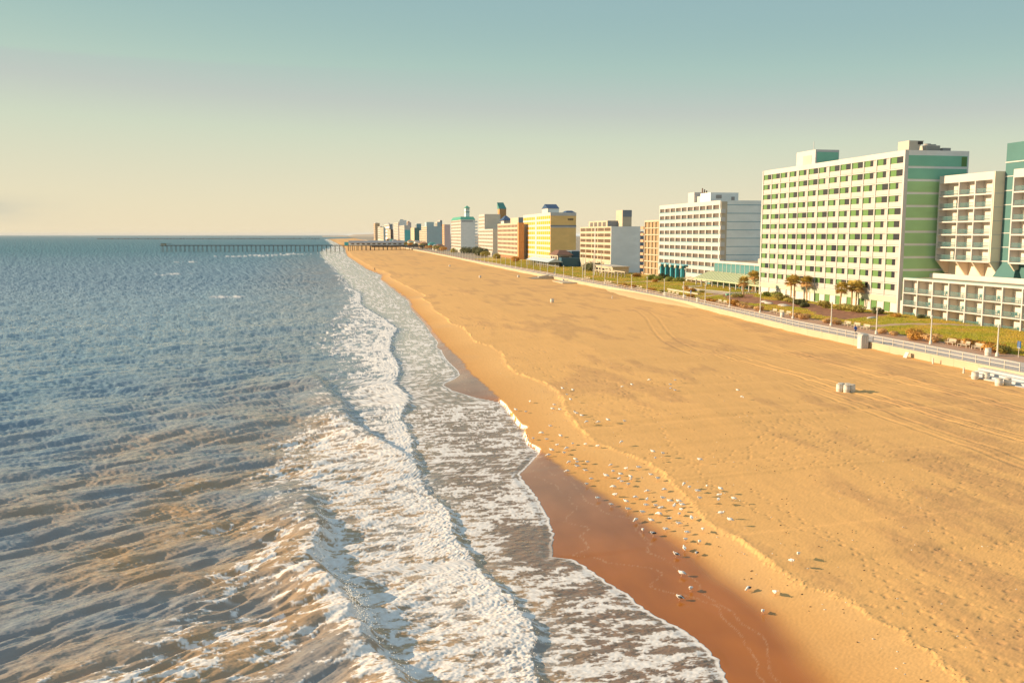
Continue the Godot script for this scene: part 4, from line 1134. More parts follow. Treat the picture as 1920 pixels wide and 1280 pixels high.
func build_ground() -> void:
	var land := strip("inland_ground", mt("town_ground"), 2.9, func(d): return tab(wall_line, d) + 0.3, func(d): return 700.0 + d * 1.5, -30.0, 9400.0, 60.0)
	tag(land, "flat sandy grey town ground behind the promenade", "ground", "", "structure")
	var walk := strip("boardwalk", mt("boardwalk_concrete"), 3.0, func(d): return tab(wall_line, d) + 0.28, func(_d): return 90.0, -30.0, 2400.0, 4.0)
	tag(walk, "pale grey concrete promenade behind the white railing", "promenade", "", "structure")
	var line := strip("painted_line", mt("white_paint"), 3.006, func(d): return maxf(tab(wall_line, d) + 2.2, 86.2), func(d): return maxf(tab(wall_line, d) + 2.2, 86.2) + 0.16, -30.0, 500.0, 6.0)
	tag(line, "white line painted along the grey promenade", "road marking", "", "structure")
	var brick := strip("brick_pavement", mt("brick_paving"), 3.01, func(_d): return 90.02, func(_d): return 94.6, -30.0, 1000.0, 6.0)
	tag(brick, "red brown brick strip under the benches and lamp posts", "pavement", "", "structure")
	# lawns with beds and paths
	var rows := 640
	var cols := 44
	var p := PackedVector3Array(); var col := PackedColorArray()
	p.resize(rows * cols); col.resize(rows * cols)
	for r in rows:
		var d := -10.0 + 650.0 * pow(float(r) / (rows - 1), 1.2)
		for c in cols:
			var x := lerpf(94.7, 124.0, float(c) / (cols - 1))
			p[r * cols + c] = v3(x, lawn_y(x, d), d)
			var n := fine.get_noise_2d(x, d)
			var cc := Color(.36, .30, .03).lerp(Color(.50, .32, .07), clampf(0.5 + 1.3 * patches.get_noise_2d(x * 1.2, d), 0, 1)) * (1.0 + 0.25 * n)
			if in_bed(x, d): cc = Color(.24, .11, .06) * (1.0 + 0.4 * n)
			if on_path(x, d): cc = Color(.42, .29, .21) * (1.0 + 0.1 * n)
			col[r * cols + c] = cc
	var arr := sheet(p, rows, cols)
	arr[Mesh.ARRAY_COLOR] = col
	arr[Mesh.ARRAY_INDEX] = grid_index(rows, cols)
	var mesh := ArrayMesh.new()
	mesh.add_surface_from_arrays(Mesh.PRIMITIVE_TRIANGLES, arr)
	var m := StandardMaterial3D.new()
	m.resource_name = "lawn_soil"
	m.vertex_color_use_as_albedo = true
	m.roughness = 1.0
	tag(put(self, "lawn", mesh, m), "lawns with mulch beds and brick paths between promenade and hotels", "lawn", "", "structure")
	# grass
	var st := begin()
	var r2 := RandomNumberGenerator.new()
	r2.seed = 77
	for b in 9:
		var a := TAU * r2.randf()
		var at := Vector3(r2.randf_range(-.16, .16), 0, r2.randf_range(-.16, .16))
		var s := Vector3(cos(a), 0, sin(a)) * 0.035
		var lean := Vector3(r2.randf_range(-.06, .06), r2.randf_range(.10, .19), r2.randf_range(-.06, .06))
		tri(st, at - s, at + lean, at + s)
	var mm := MultiMesh.new()
	mm.transform_format = MultiMesh.TRANSFORM_3D
	mm.use_colors = true
	mm.mesh = done(st)
	var spots: Array[Transform3D] = []
	var tints := PackedColorArray()
	while spots.size() < 70000:
		var d := 85.0 + 500.0 * pow(r2.randf(), 1.7)
		var x := r2.randf_range(94.9, 118.0)
		if on_path(x, d) or in_bed(x, d): continue
		var g := patches.get_noise_2d(x * 1.2, d)
		spots.append(Transform3D(Basis(Vector3.UP, r2.randf() * TAU).scaled(Vector3.ONE * r2.randf_range(.7, 1.3)), v3(x, lawn_y(x, d) - 0.01, d)))
		var green := Color(.37, .36, .025).lerp(Color(.56, .39, .06), clampf(0.42 + 1.3 * g + r2.randf_range(-.15, .15), 0, 1))
		tints.append(green)
	mm.instance_count = spots.size()
	for i in spots.size():
		mm.set_instance_transform(i, spots[i])
		mm.set_instance_color(i, tints[i])
	var gm := StandardMaterial3D.new()
	gm.resource_name = "grass"
	gm.vertex_color_use_as_albedo = true
	gm.roughness = 0.8
	gm.cull_mode = BaseMaterial3D.CULL_DISABLED
	var gi := MultiMeshInstance3D.new()
	gi.multimesh = mm
	gi.material_override = gm
	gi.name = "grass"
	add_child(gi)
	tag(gi, "short yellow green grass of the lawns before the hotels", "grass", "", "stuff")
	# hazy low land at the end of the coast
	var hs := begin()
	hs.set_smooth_group(0)
	var last := []
	for k in 41:
		var x := -140.0 + k * 60.0
		var top := 6.0 + 26.0 * smoothstep(-140.0, 400.0, x) + 14.0 * patches.get_noise_2d(x * 0.6, 3.0)
		var ring := [v3(x, 0.5, 8600.0), v3(x, top * 0.7, 8800.0), v3(x, top, 9200.0), v3(x, 0.0, 9700.0)]
		if k:
			for q in 3: quad(hs, last[q], last[q + 1], ring[q + 1], ring[q])
		last = ring
	tag(put(self, "far_dunes", done(hs), mt("far_land")), "pale low dunes at the far end of the coast", "dunes", "", "structure")

func build_wall() -> void:
	var w := thing("sea_wall", "long cream concrete sea wall between beach and promenade", "wall", v3(82.4, 1.5, 120))
	var c := mt("sea_wall_concrete")
	var d := -30.0
	var n := 0
	while d < 3000.0:
		var step := 4.9 if d < 560.0 else (25.0 if d < 1200.0 else 120.0)
		var a := v3(tab(wall_line, d + 0.03) , 0, d + 0.03)
		var b := v3(tab(wall_line, d + step), 0, d + step)
		var box := begin()
		bar(box, a + Vector3(0, 2.05, 0), b + Vector3(0, 2.05, 0), 0.42, 2.1)
		mesh_part(w, "wall_panel", box, c)
		var cap := begin()
		bar(cap, a + Vector3(0, 3.17, 0), b + Vector3(0, 3.17, 0), 0.56, 0.14)
		mesh_part(w, "coping", cap, mt("cream_wall"))
		d += step
		n += 1
	# railing on the wall
	var f := thing("promenade_railing", "white two bar railing along the top of the sea wall", "railing", v3(82.5, 3.2, 120))
	var post := cube(Vector3(0.09, 1.08, 0.09))
	d = 95.4
	while d < 520.0:
		put(f, "post", post, mt("rail_paint"), v3(tab(wall_line, d), 3.24 + 0.54, d) - f.position)
		var e := minf(d + 2.6, 520.0)
		for y in [0.55, 1.06]:
			var rl := begin()
			bar(rl, v3(tab(wall_line, d), 3.22 + y, d), v3(tab(wall_line, e), 3.22 + y, e), 0.075, 0.075)
			mesh_part(f, "rail", rl, mt("rail_paint"))
		d += 2.6
	# the lower slope wall at the near end, and steps to the sand
	var s := thing("beach_steps", "wide white concrete steps down to the sand at the right edge", "steps", v3(80, 2, 94))
	for k in 5:
		bx(s, "step", mt("white_stucco"), 77.9 + k * 0.82, 82.1, 1.2, 1.95 + k * 0.24, 86.0 + 0.01 * k, 99.2 + k * 0.5)
	var ramp := thing("beach_ramp", "concrete access ramp with side walls down to the sand", "ramp", v3(82, 2, 362))
	var st := begin()
	st.set_smooth_group(-1)
	for k in 2:
		var q := 356.0 + k * 7.0
		quad(st, v3(74.0, 1.3, q), v3(74.0, 1.9, q), v3(86.0, 3.5, q), v3(86.0, 1.3, q))
		quad(st, v3(74.0, 1.3, q + 0.4), v3(86.0, 1.3, q + 0.4), v3(86.0, 3.5, q + 0.4), v3(74.0, 1.9, q + 0.4))
		quad(st, v3(74.0, 1.9, q), v3(74.0, 1.9, q + 0.4), v3(86.0, 3.5, q + 0.4), v3(86.0, 3.5, q))
		quad(st, v3(74.0, 1.3, q), v3(74.0, 1.3, q + 0.4), v3(74.0, 1.9, q + 0.4), v3(74.0, 1.9, q))
	mesh_part(ramp, "side_wall", st, mt("sea_wall_concrete"))
	st = begin()
	quad(st, v3(73.5, 1.65, 356.45), v3(73.5, 1.65, 362.95), v3(86.0, 2.98, 362.95), v3(86.0, 2.98, 356.45))
	mesh_part(ramp, "ramp_slab", st, mt("boardwalk_concrete"))
	var sl := thing("concrete_landing", "low concrete landing block against the sea wall beside the ramp", "landing", v3(83, 2, 324))
	bx(sl, "slab", mt("sea_wall_concrete"), 81.0, 86.4, 1.2, 2.5, 320.0, 336.0)
	# blown sand bank where the wall bends
	st = begin()
	st.set_smooth_group(0)
	var prev := []
	for k in 25:
		var dd := 196.0 + k * 4.0
		var hh := sin(PI * k / 24.0)
		var xx := tab(wall_line, dd)
		var ring := [v3(xx - 0.3 - 6.5 * hh, 1.5, dd), v3(xx - 0.3 - 3.6 * hh, 1.9 + 0.75 * hh, dd), v3(xx - 0.26, 2.0 + 0.9 * hh, dd)]
		if k:
			for q in 2: quad(st, prev[q], ring[q], ring[q + 1], prev[q + 1])
		prev = ring
	tag(put(self, "sand_bank", done(st), mt("pale_sand")), "pale sand bank heaped against the bend of the sea wall", "sand bank", "", "structure")

func lamp_posts() -> void:
	var t := thing("lamp_post", "", "lamp post", Vector3.ZERO, "white lamp posts along the promenade")
	var m := mt("white_metal")
	var st := begin()
	tube(st, [Vector3(0, 0, 0), Vector3(0, .12, 0), Vector3(0, .5, 0), Vector3(0, .6, 0)], [.26, .26, .2, .12], 10)
	put(t, "base", done(st), m)
	st = begin()
	tube(st, [Vector3(0, .55, 0), Vector3(0, 4.1, 0)], [.105, .085], 10)
	put(t, "pole", done(st), m)
	st = begin()
	tube(st, [Vector3(0, 4.05, 0), Vector3(0, 4.12, 0), Vector3(0, 4.2, 0)], [.09, .2, .2], 10)
	put(t, "collar", done(st), m)
	st = begin()
	ellipsoid(st, Vector3(0, 4.36, 0), Vector3(.19, .2, .19), Basis(), 10)
	put(t, "globe", done(st), mt("globe_white"))
	for k in 60:
		var d := 109.7 + 14.5 * k + (0.0 if k < 6 else 1.2)
		var lab := "white globe lamp post, the %s one along the promenade from the right edge" % ordinal(k + 1)
		if k == 0:
			t.position = v3(90.9, 3.0, d)
			t.set_meta("label", lab)
		else: copy(t, "lamp_post", lab, v3(90.9, 3.0, d))

func benches() -> void:
	var t := thing("bench", "", "bench", Vector3.ZERO, "cream benches in threes on the brick strip")
	var m := mt("bench_wood")
	for k in 4: bx(t, "seat_slat", m, -.32 + k * .16, -.19 + k * .16, .42, .46, -1.05, 1.05)
	for k in 4:
		var o := bx(t, "back_slat", m, .3 + k * .03, .34 + k * .03, .52 + k * .12, .61 + k * .12, -1.05, 1.05)
		o.rotation.z = -0.22
	for s in [-0.95, 0.95]:
		bx(t, "leg", m, -.3, -.24, 0, .42, s - .04, s + .04)
		bx(t, "leg", m, .28, .36, 0, .95, s - .04, s + .04)
		bx(t, "armrest", m, -.32, .3, .62, .67, s - .05, s + .05)
	var first := true
	var g := 0
	for d0 in [119.5, 148.6, 177.3, 206.0, 241.0, 272.0, 304.0, 331.0]:
		g += 1
		for k in 3:
			var lab := "cream slatted bench, %s in the %s group of three from the right edge" % [["right", "middle", "left"][k], ordinal(g)]
			var at := v3(93.1, 3.012, d0 + (k - 1) * 3.1)
			if first:
				t.position = at
				t.set_meta("label", lab)
				first = false
			else: copy(t, "bench", lab, at)

func barrel_shape(t: Node3D, at: Vector3, m: Material, r := 0.36, hh := 0.95) -> void:
	var st := begin()
	tube(st, [at, at + Vector3(0, hh * .08, 0), at + Vector3(0, hh * .33, 0), at + Vector3(0, hh * .36, 0), at + Vector3(0, hh * .66, 0), at + Vector3(0, hh * .69, 0), at + Vector3(0, hh, 0)], [r * .97, r, r, r * 1.05, r * 1.05, r, r], 12)
	put(t, "drum", done(st), m)
	st = begin()
	tube(st, [at + Vector3(0, hh * 1.0, 0), at + Vector3(0, hh * 1.06, 0)], [r * 1.06, r * .9], 12)
	put(t, "rim", done(st), mt("cream_metal"))

func street_things() -> void:
	var wm := mt("white_metal")
	# litter drums on the sand
	var n := 0
	for q in [[57.05, 93.75, 1], [57.55, 93.05, 2], [57.6, 94.35, 3], [58.2, 94.0, 4], [58.3, 93.2, 5]]:
		var t := thing("litter_drum", ["", "white litter drum, left one of the five clustered on the sand", "white litter drum nearest the viewer in the cluster of five", "white litter drum at the back left of the cluster of five", "white litter drum at the right back of the cluster of five", "white litter drum at the right front of the cluster of five"][q[2]], "bin", v3(q[0], 1.78, q[1]), "white litter drums")
		barrel_shape(t, Vector3.ZERO, wm)
	for q in [[56.4, 234.2, "lone pair of white drums on mid beach below the bend of the wall"], [58.8, 374.2, "white drum alone on the far beach, right of the far wet sand"], [62.5, 509.2, "white drum farthest away on the beach"], [74.7, 371.1, "white drum on the sand at the foot of the ramp"], [78.0, 97.7, "white drum at the left end of the white beach steps"], [77.3, 92.7, "white drum in front of the white beach steps"], [79.2, 97.2, "grey white drum behind the drum at the left end of the steps"], [78.4, 92.6, "grey white drum behind the drum in front of the steps"], [84.9, 334.5, "white drum on the sand beside the concrete landing"], [80.4, 357.0, "white drum beside the near side wall of the ramp"]]:
		var t := thing("litter_drum", q[2], "bin", v3(q[0], 1.45 + minf((q[0] - 24) * 0.011, 0.6) - 0.05, q[1]), "white litter drums")
		barrel_shape(t, Vector3.ZERO, wm, 0.42 if q[1] < 120.0 else 0.5, 0.95 if q[1] < 120.0 else 1.1)
	for q in [[90.4, 110.9, "white concrete drum bin by the lamp post nearest the right edge"], [90.6, 171.6, "white drum bin by the lamp post before the green hotel's near doors"], [90.2, 215.4, "white drum bin at the lamp post by the pool terrace"], [90.3, 239.0, "white drum bin at the lamp post left of the blue sign"], [91.2, 227.0, "small white drum bin at the foot of the far blue sign"]]:
		var t := thing("promenade_bin", q[2], "bin", v3(q[0], 3.0, q[1]), "drum bins on the promenade")
		barrel_shape(t, Vector3.ZERO, wm, 0.42, 1.0)
	# portable toilet
	var pj := thing("portable_toilet", "white grey portable toilet with domed roof against the sea wall", "portable toilet", v3(81.3, 1.95, 127.6))
	var pg := mt("toilet_plastic")
	bx(pj, "wall", pg, 80.75, 81.95, 2.0, 4.25, 127.0, 128.2)
	bx(pj, "base", mt("dark_metal"), 80.7, 82.0, 1.9, 2.02, 126.95, 128.25)
	bx(pj, "door", mt("toilet_door"), 80.70, 80.76, 2.12, 3.95, 127.15, 128.05)
	for s in 3: bx(pj, "rib", mt("white_metal"), 80.9 + s * 0.4, 81.0 + s * 0.4, 2.05, 4.05, 126.96, 127.01)
	var st := begin()
	var prev := []
	st.set_smooth_group(0)
	for k in 9:
		var a := PI * k / 8.0
		var ring := [v3(81.35 - 0.64 * cos(a), 4.23 + 0.3 * sin(a), 126.95), v3(81.35 - 0.64 * cos(a), 4.23 + 0.3 * sin(a), 128.25)]
		if k: quad(st, prev[0], prev[1], ring[1], ring[0])
		prev = ring
		if k and k < 8: pass
	for k in 8:
		var a0 := PI * k / 8.0; var a1 := PI * (k + 1) / 8.0
		for z in [126.95, 128.25]:
			tri(st, v3(81.35, 4.23, z), v3(81.35 - 0.64 * cos(a0), 4.23 + 0.3 * sin(a0), z), v3(81.35 - 0.64 * cos(a1), 4.23 + 0.3 * sin(a1), z))
	mesh_part(pj, "roof", st, mt("white_metal"))
	# marker cones and the leaning board
	for q in [[81.2, 110.2, "white marker post on the sand, left one near the steps"], [79.4, 101.6, "white marker post on the sand, right one near the steps"], [76.0, 243.0, "white marker post on the sand below the bend of the wall"]]:
		var c := thing("marker_post", q[2], "marker post", v3(q[0], 1.85, q[1]), "white marker posts")
		st = begin()
		tube(st, [Vector3(0, 0, 0), Vector3(0, .25, 0), Vector3(0, .3, 0)], [.28, .26, .12], 10)
		put(c, "foot", done(st), wm)
		st = begin()
		tube(st, [Vector3(0, .28, 0), Vector3(0, 1.1, 0)], [.13, .09], 10)
		put(c, "post", done(st), wm)
	var lb := thing("leaning_board", "white board leaning against the sea wall on the sand", "board", v3(81.4, 1.9, 116.5))
	var bd := bx(lb, "board", wm, 81.3, 81.42, 2.0, 3.0, 116.1, 116.9)
	bd.rotation.z = -0.45
	# blue signs
	for q in [[92.9, 108.0, "blue sign on a pale post near the right edge of the promenade"], [92.6, 226.0, "small blue sign on a post far along the brick strip"], [85.6, 352.0, "blue sign panel at the head of the ramp"]]:
		var s := thing("blue_sign", q[2], "sign", v3(q[0], 3.0, q[1]), "blue promenade signs")
		st = begin()
		tube(st, [Vector3(0, 0, 0), Vector3(0, 2.3, 0)], [.05, .05], 8)
		put(s, "post", done(st), mt("cream_metal"))
		bx(s, "panel", mt("sign_blue"), q[0] - .04, q[0] + .04, 4.3, 5.3, q[1] - .32, q[1] + .32)
		bx(s, "border", wm, q[0] - .055, q[0] + .0, 4.36, 4.42, q[1] - .28, q[1] + .28)
	# flag poles before the cream hotel
	var i := 0
	for q in [[101.1, 364.8], [99.7, 356.2], [101.4, 349.9], [104.3, 358.2], [108.6, 363.4]]:
		i += 1
		var s := thing("flagpole", "tall bare white pole, %s from the left before the cream hotel" % ordinal(i), "pole", v3(q[0], 3.1, q[1]), "bare white poles")
		st = begin()
		tube(st, [Vector3(0, 0, 0), Vector3(0, 4, 0), Vector3(0, 9.5, 0)], [.2, .16, .1], 8)
		put(s, "pole", done(st), wm)
		st = begin()
		ellipsoid(st, Vector3(0, 9.55, 0), Vector3(.18, .18, .18))
		put(s, "finial", done(st), wm)
	# low stones in the mulch bed
	i = 0
	for q in [[103.6, 205.5], [103.2, 202.4], [103.4, 195.6], [103.0, 193.4], [104.4, 160.8]]:
		i += 1
		var lw := thing("bed_stone", "pale stone edging block lying in the mulch, %s from the left" % ordinal(i), "stone", v3(q[0], lawn_y(q[0], q[1]), q[1]), "stones in the mulch bed")
		st = begin()
		ellipsoid(st, Vector3(0, .12, 0), Vector3(.5, .32, 1.3), Basis(Vector3.UP, 0.3 * i))
		put(lw, "stone", done(st), mt("pale_stucco"))

# ---------------------------------------------------------------- plants
func leaf_ball(st: SurfaceTool, r: RandomNumberGenerator, size: Vector3, count: int, leaf: float, lumps: int) -> void:
	var cs := []
	for k in lumps:
		cs.append([Vector3(r.randf_range(-.5, .5) * size.x, r.randf_range(.35, .8) * size.y, r.randf_range(-.5, .5) * size.z), r.randf_range(.38, .6)])
	for k in count:
		var c: Array = cs[k % lumps]
		var n := Vector3(r.randfn(), r.randfn(), r.randfn()).normalized()
		var at: Vector3 = c[0] + n * size * float(c[1]) * (0.55 + 0.5 * sqrt(r.randf())) * 0.9
		if at.y < 0.02: at.y = r.randf() * 0.2
		var a := n.cross(Vector3(r.randf() - .5, r.randf(), r.randf() - .5)).normalized() * leaf * r.randf_range(.6, 1.3)
		var b := n.cross(a).normalized() * leaf * 0.55
		st.set_smooth_group(-1)
		quad(st, at - a, at + b, at + a + n * leaf * 0.4, at - b)

func shrub_proto(s: int, size: Vector3, count: int, leaf: float) -> ArrayMesh:
	var r := RandomNumberGenerator.new()
	r.seed = s
	var st := begin()
	leaf_ball(st, r, size, count, leaf, 7)
	return done(st)

func plants() -> void:
	var leafm := {}
	for q in [["gold", .46, .23, .035], ["straw", .58, .36, .15], ["green", .20, .22, .025], ["dark", .07, .075, .018], ["olive", .32, .26, .05]]:
		var m := mt("leaf_" + q[0], q[1], q[2], q[3], 0.75)
		m.cull_mode = BaseMaterial3D.CULL_DISABLED
		m.backlight_enabled = true
		m.backlight = lin(q[1] * .4, q[2] * .4, q[3] * .4)
		leafm[q[0]] = m
	var shapes := [shrub_proto(3, Vector3(1, 1, 1), 1100, .10), shrub_proto(4, Vector3(1, 1, 1), 1100, .10), shrub_proto(5, Vector3(1, .8, 1.2), 1100, .10)]
	var list := [[91.9, 129.4, 1.9, "gold", "large golden shrub by the second lamp post"], [92.6, 126.6, 1.5, "straw", "straw coloured bush right of the large golden shrub"], [94.6, 123.4, 1.3, "gold", "golden bush behind the left bench of the first group"], [94.6, 119.8, 1.4, "gold", "golden bush behind the middle bench of the first group"], [94.9, 116.6, 1.3, "gold", "golden bush behind the right bench of the first group"], [94.0, 113.6, 1.7, "gold", "tall golden hedge bush beside the right bench of the first group"], [93.8, 112.2, 1.4, "olive", "olive bush between the golden hedge and the nearest lamp post"], [92.5, 139.6, 1.0, "straw", "round straw bush just right of the third lamp post"], [92.7, 136.6, .95, "straw", "round straw bush farther right of the third lamp post"], [92.9, 169.6, 1.1, "straw", "straw bush by the bin before the green hotel"], [92.7, 166.2, 1.3, "straw", "round straw bush right of the bin before the green hotel"], [93.7, 171.2, 1.3, "gold", "golden bush behind the bin before the green hotel"], [93.2, 158.2, 1.1, "straw", "straw bush at the left foot of the fourth lamp post"], [93.0, 155.0, 1.1, "straw", "straw bush between the fourth lamp post and the benches"], [94.0, 230.4, 1.2, "gold", "golden brown bush right of the far drum bin"], [93.6, 200.9, 1.7, "gold", "tall golden bush left of three straw bushes before the terrace"], [93.4, 196.6, 1.3, "straw", "straw bush, left of the two before the sixth lamp post"], [93.2, 193.2, 1.1, "straw", "straw bush, right of the two before the sixth lamp post"], [92.8, 186.4, 1.4, "straw", "straw bush at the sixth lamp post"], [93.7, 216.6, .9, "gold", "small rust bush by the eighth lamp post"], [94.2, 213.6, 1.0, "gold", "small rust bush right of the eighth lamp post"], [108.0, 295.8, 1.3, "gold", "low rust bush on the lawn before the teal columns"], [111.5, 309.1, 2.2, "green", "round clipped green bush, left of two before the teal columns"], [112.8, 305.4, 2.2, "green", "round clipped green bush, right of two before the teal columns"], [114.2, 299.3, 1.9, "green", "flat green hedge under the teal columns"], [116.1, 294.0, 1.8, "green", "dark green hedge at the right end of the teal columns"], [91.8, 283.5, 1.3, "gold", "rust bush by the far benches, left of three"], [91.8, 278.5, 1.4, "gold", "rust bush by the far benches, middle of three"], [92.3, 273.3, 1.3, "gold", "rust bush by the far benches, right of three"], [92.5, 256.8, 1.5, "gold", "spreading rust bush at the eleventh lamp post"], [92.8, 249.0, 1.3, "olive", "olive bush between the tenth and eleventh lamp posts"],
		[107.4, 171.7, 1.7, "olive", "olive hedge mound before the near doors of the green hotel"], [108.4, 177.6, 1.9, "olive", "olive hedge mound under the nearest palm"], [107.4, 184.0, 1.9, "olive", "broad olive hedge mound right of the nearest palm pair"], [106.2, 193.0, 1.7, "dark", "dark leaning shrub in the mulch bed"], [107.4, 200.2, 1.7, "olive", "olive mound right of the palm trio"], [108.6, 207.0, 1.7, "olive", "olive mound left of the palm trio"], [111.5, 214.0, 1.7, "green", "green mound below the teal shop glass, near one"], [111.9, 221.0, 1.7, "green", "green mound below the teal shop glass, far one"], [109.6, 167.2, 1.5, "dark", "dark shrub at the near corner of the green hotel"], [105.4, 189.2, 1.2, "dark", "small dark shrub in front of the palm pair"],
		[104.0, 222.0, 1.5, "olive", "olive mound by the lone palm"], [104.0, 257.0, 1.3, "gold", "golden planting, right end of the terrace planter"], [102.6, 250.0, 1.2, "gold", "golden planting, middle of the terrace planter"], [103.4, 244.0, 1.1, "olive", "olive planting, near end of the terrace planter"], [118.8, 316.0, 2.2, "dark", "dark shrub beside the tan block"], [113.0, 330.0, 1.7, "gold", "golden scrub before the tan block"], [109.0, 160.0, 1.0, "gold", "small golden shrub at the end of the curved path"], [111.6, 156.0, 0.9, "dark", "small dark shrub beside the white balcony wing"]]
	var r := RandomNumberGenerator.new()
	r.seed = 12
	var k := 0
	for q in list:
		var o := put(self, "shrub", shapes[k % 3], leafm[q[3]], v3(q[0], lawn_y(q[0], q[1]) - 0.05 if q[0] > 94.6 else 3.0, q[1]))
		o.rotation.y = r.randf() * TAU
		o.scale = Vector3(q[2] * r.randf_range(.95, 1.25), q[2] * .78, q[2] * r.randf_range(1.0, 1.35))
		tag(o, q[4], "shrub", "shrubs along the promenade and beds")
		k += 1
	# broad dark trees and hedges farther along
	var bigs := [[112.0, 395.0, 4.2, "dark", "dark tree before the blank end of the cream hotel"], [113.0, 386.0, 4.6, "dark", "dark round tree left of the cafe pavilion"], [116.0, 505.0, 3.2, "olive", "olive tree left of the pale blue marquee"], [112.0, 512.0, 3.0, "olive", "small olive tree behind the pale blue marquee"], [110.0, 690.0, 6.0, "dark", "dark spreading tree before the white stepped hotel"], [112.0, 715.0, 7.0, "dark", "largest dark tree before the white stepped hotel"], [111.0, 750.0, 6.5, "dark", "dark tree left of the largest tree"], [110.0, 790.0, 6.0, "dark", "dark tree before the green roofed hotel's near corner"], [108.0, 660.0, 4.5, "olive", "olive tree before the peach hotel"], [108.0, 610.0, 4.0, "olive", "olive tree before the orange corner"], [107.0, 540.0, 3.5, "gold", "golden tree before the yellow hotel"], [106.0, 830.0, 4.5, "olive", "olive tree at the green roofed hotel"], [104.0, 900.0, 5.0, "gold", "golden tree before the green roofed hotel"], [104.0, 960.0, 5.5, "olive", "olive tree before the pink block"], [103.0, 1030.0, 5.5, "gold", "golden tree left of the pink block"], [103.0, 1110.0, 6.0, "olive", "olive tree before the long blue sided hotel"], [102.0, 1190.0, 6.0, "dark", "dark tree before the long blue sided hotel"], [102.0, 1290.0, 6.5, "gold", "golden tree before the lower banded wing"], [102.0, 1400.0, 6.5, "olive", "olive tree before the yellowish hotel"], [102.0, 1540.0, 7.0, "dark", "dark tree before the teal end wall"]]
	for q in bigs:
		var rr := RandomNumberGenerator.new()
		rr.seed = int(q[1])
		var t := thing("round_tree", q[4], "tree", v3(q[0], 3.0, q[1]), "trees along the lawns")
		var st := begin()
		tube(st, [Vector3(0, -.3, 0), Vector3(.1, q[2] * .3, 0), Vector3(.0, q[2] * .62, .1)], [.2, .15, .07], 7)
		put(t, "trunk", done(st), mt("bark"))
		st = begin()
		leaf_ball(st, rr, Vector3(q[2], q[2] * .8, q[2] * 1.2), 1300, .22 * q[2] / 4.0 + .1, 9)
		put(t, "crown", done(st), leafm[q[3]], Vector3(0, q[2] * .16, 0))
	# palms
	var pm := mt("palm_leaf", .48, .36, .085, 0.6)
	pm.cull_mode = BaseMaterial3D.CULL_DISABLED
	pm.backlight_enabled = true
	pm.backlight = lin(.12, .09, .02)
	var dm := mt("dead_frond", .64, .39, .15, 0.9)
	dm.cull_mode = BaseMaterial3D.CULL_DISABLED
	var spots := [[105.2, 220.9, 4.2, "lone palm left of the palm trio, in front of the pool terrace"], [116.8, 239.2, 4.6, "palm at the terrace corner, left of three"], [115.6, 235.6, 4.8, "palm at the terrace corner, middle of three"], [117.6, 232.9, 4.5, "palm at the terrace corner, right of three"], [110.7, 205.6, 4.7, "left palm of the trio before the teal shop glass"], [110.2, 203.2, 5.1, "middle palm of the trio before the teal shop glass"], [111.9, 200.0, 4.9, "right palm of the trio before the teal shop glass"], [108.8, 180.0, 4.6, "palm nearest the viewer, before the green doors"], [111.6, 178.4, 4.9, "palm just right of the nearest palm"], [112.2, 181.0, 4.9, "palm behind the nearest palm"]]
	for q in spots:
		var rr := RandomNumberGenerator.new()
		rr.seed = int(q[1] * 10)
		var hh: float = q[2]
		var t := thing("palm_tree", q[3], "palm tree", v3(q[0], lawn_y(q[0], q[1]) - 0.1, q[1]), "palms before the hotels")
		var st := begin()
		var lean := Vector3(rr.randf_range(-.25, .25), 0, rr.randf_range(-.25, .25))
		var pts := []; var rad := []
		for s in 12:
			pts.append(lean * pow(s / 11.0, 2.0) + Vector3(0, hh * s / 11.0, 0))
			rad.append((.24 if s == 0 else .17) + .02 * (s % 2) + (.07 if s > 8 else 0.0))
		tube(st, pts, rad, 9)
		put(t, "trunk", done(st), mt("palm_bark"))
		st = begin()
		var sd := begin()
		for f in 46:
			var a := TAU * rr.randf()
			var el := rr.randf_range(-.75, 1.25)
			var dir := Vector3(cos(a) * cos(el), sin(el), sin(a) * cos(el))
			var root: Vector3 = pts[11]
			var tip := root + dir * rr.randf_range(.7, 1.15)
			var side := dir.cross(Vector3.UP).normalized()
			var up := side.cross(dir)
			var into := sd if el < -.35 else st
			into.set_smooth_group(-1)
			tri(into, root - side * .03, tip, root + side * .03)
			for l in 11:
				var b := lerpf(-1.9, 1.9, l / 10.0)
				var ld := (dir * cos(b) + side * sin(b)).normalized()
				var len := rr.randf_range(.8, 1.15)
				var w := (dir * -sin(b) + side * cos(b)).normalized() * .10
				var e := tip + ld * len + Vector3(0, -.18 * len, 0) + up * .06
				var mid := tip + ld * len * .5
				tri(into, tip, mid - w, e); tri(into, tip, e, mid + w)
		put(t, "crown", done(st), pm)
		put(t, "dead_fronds", done(sd), dm)

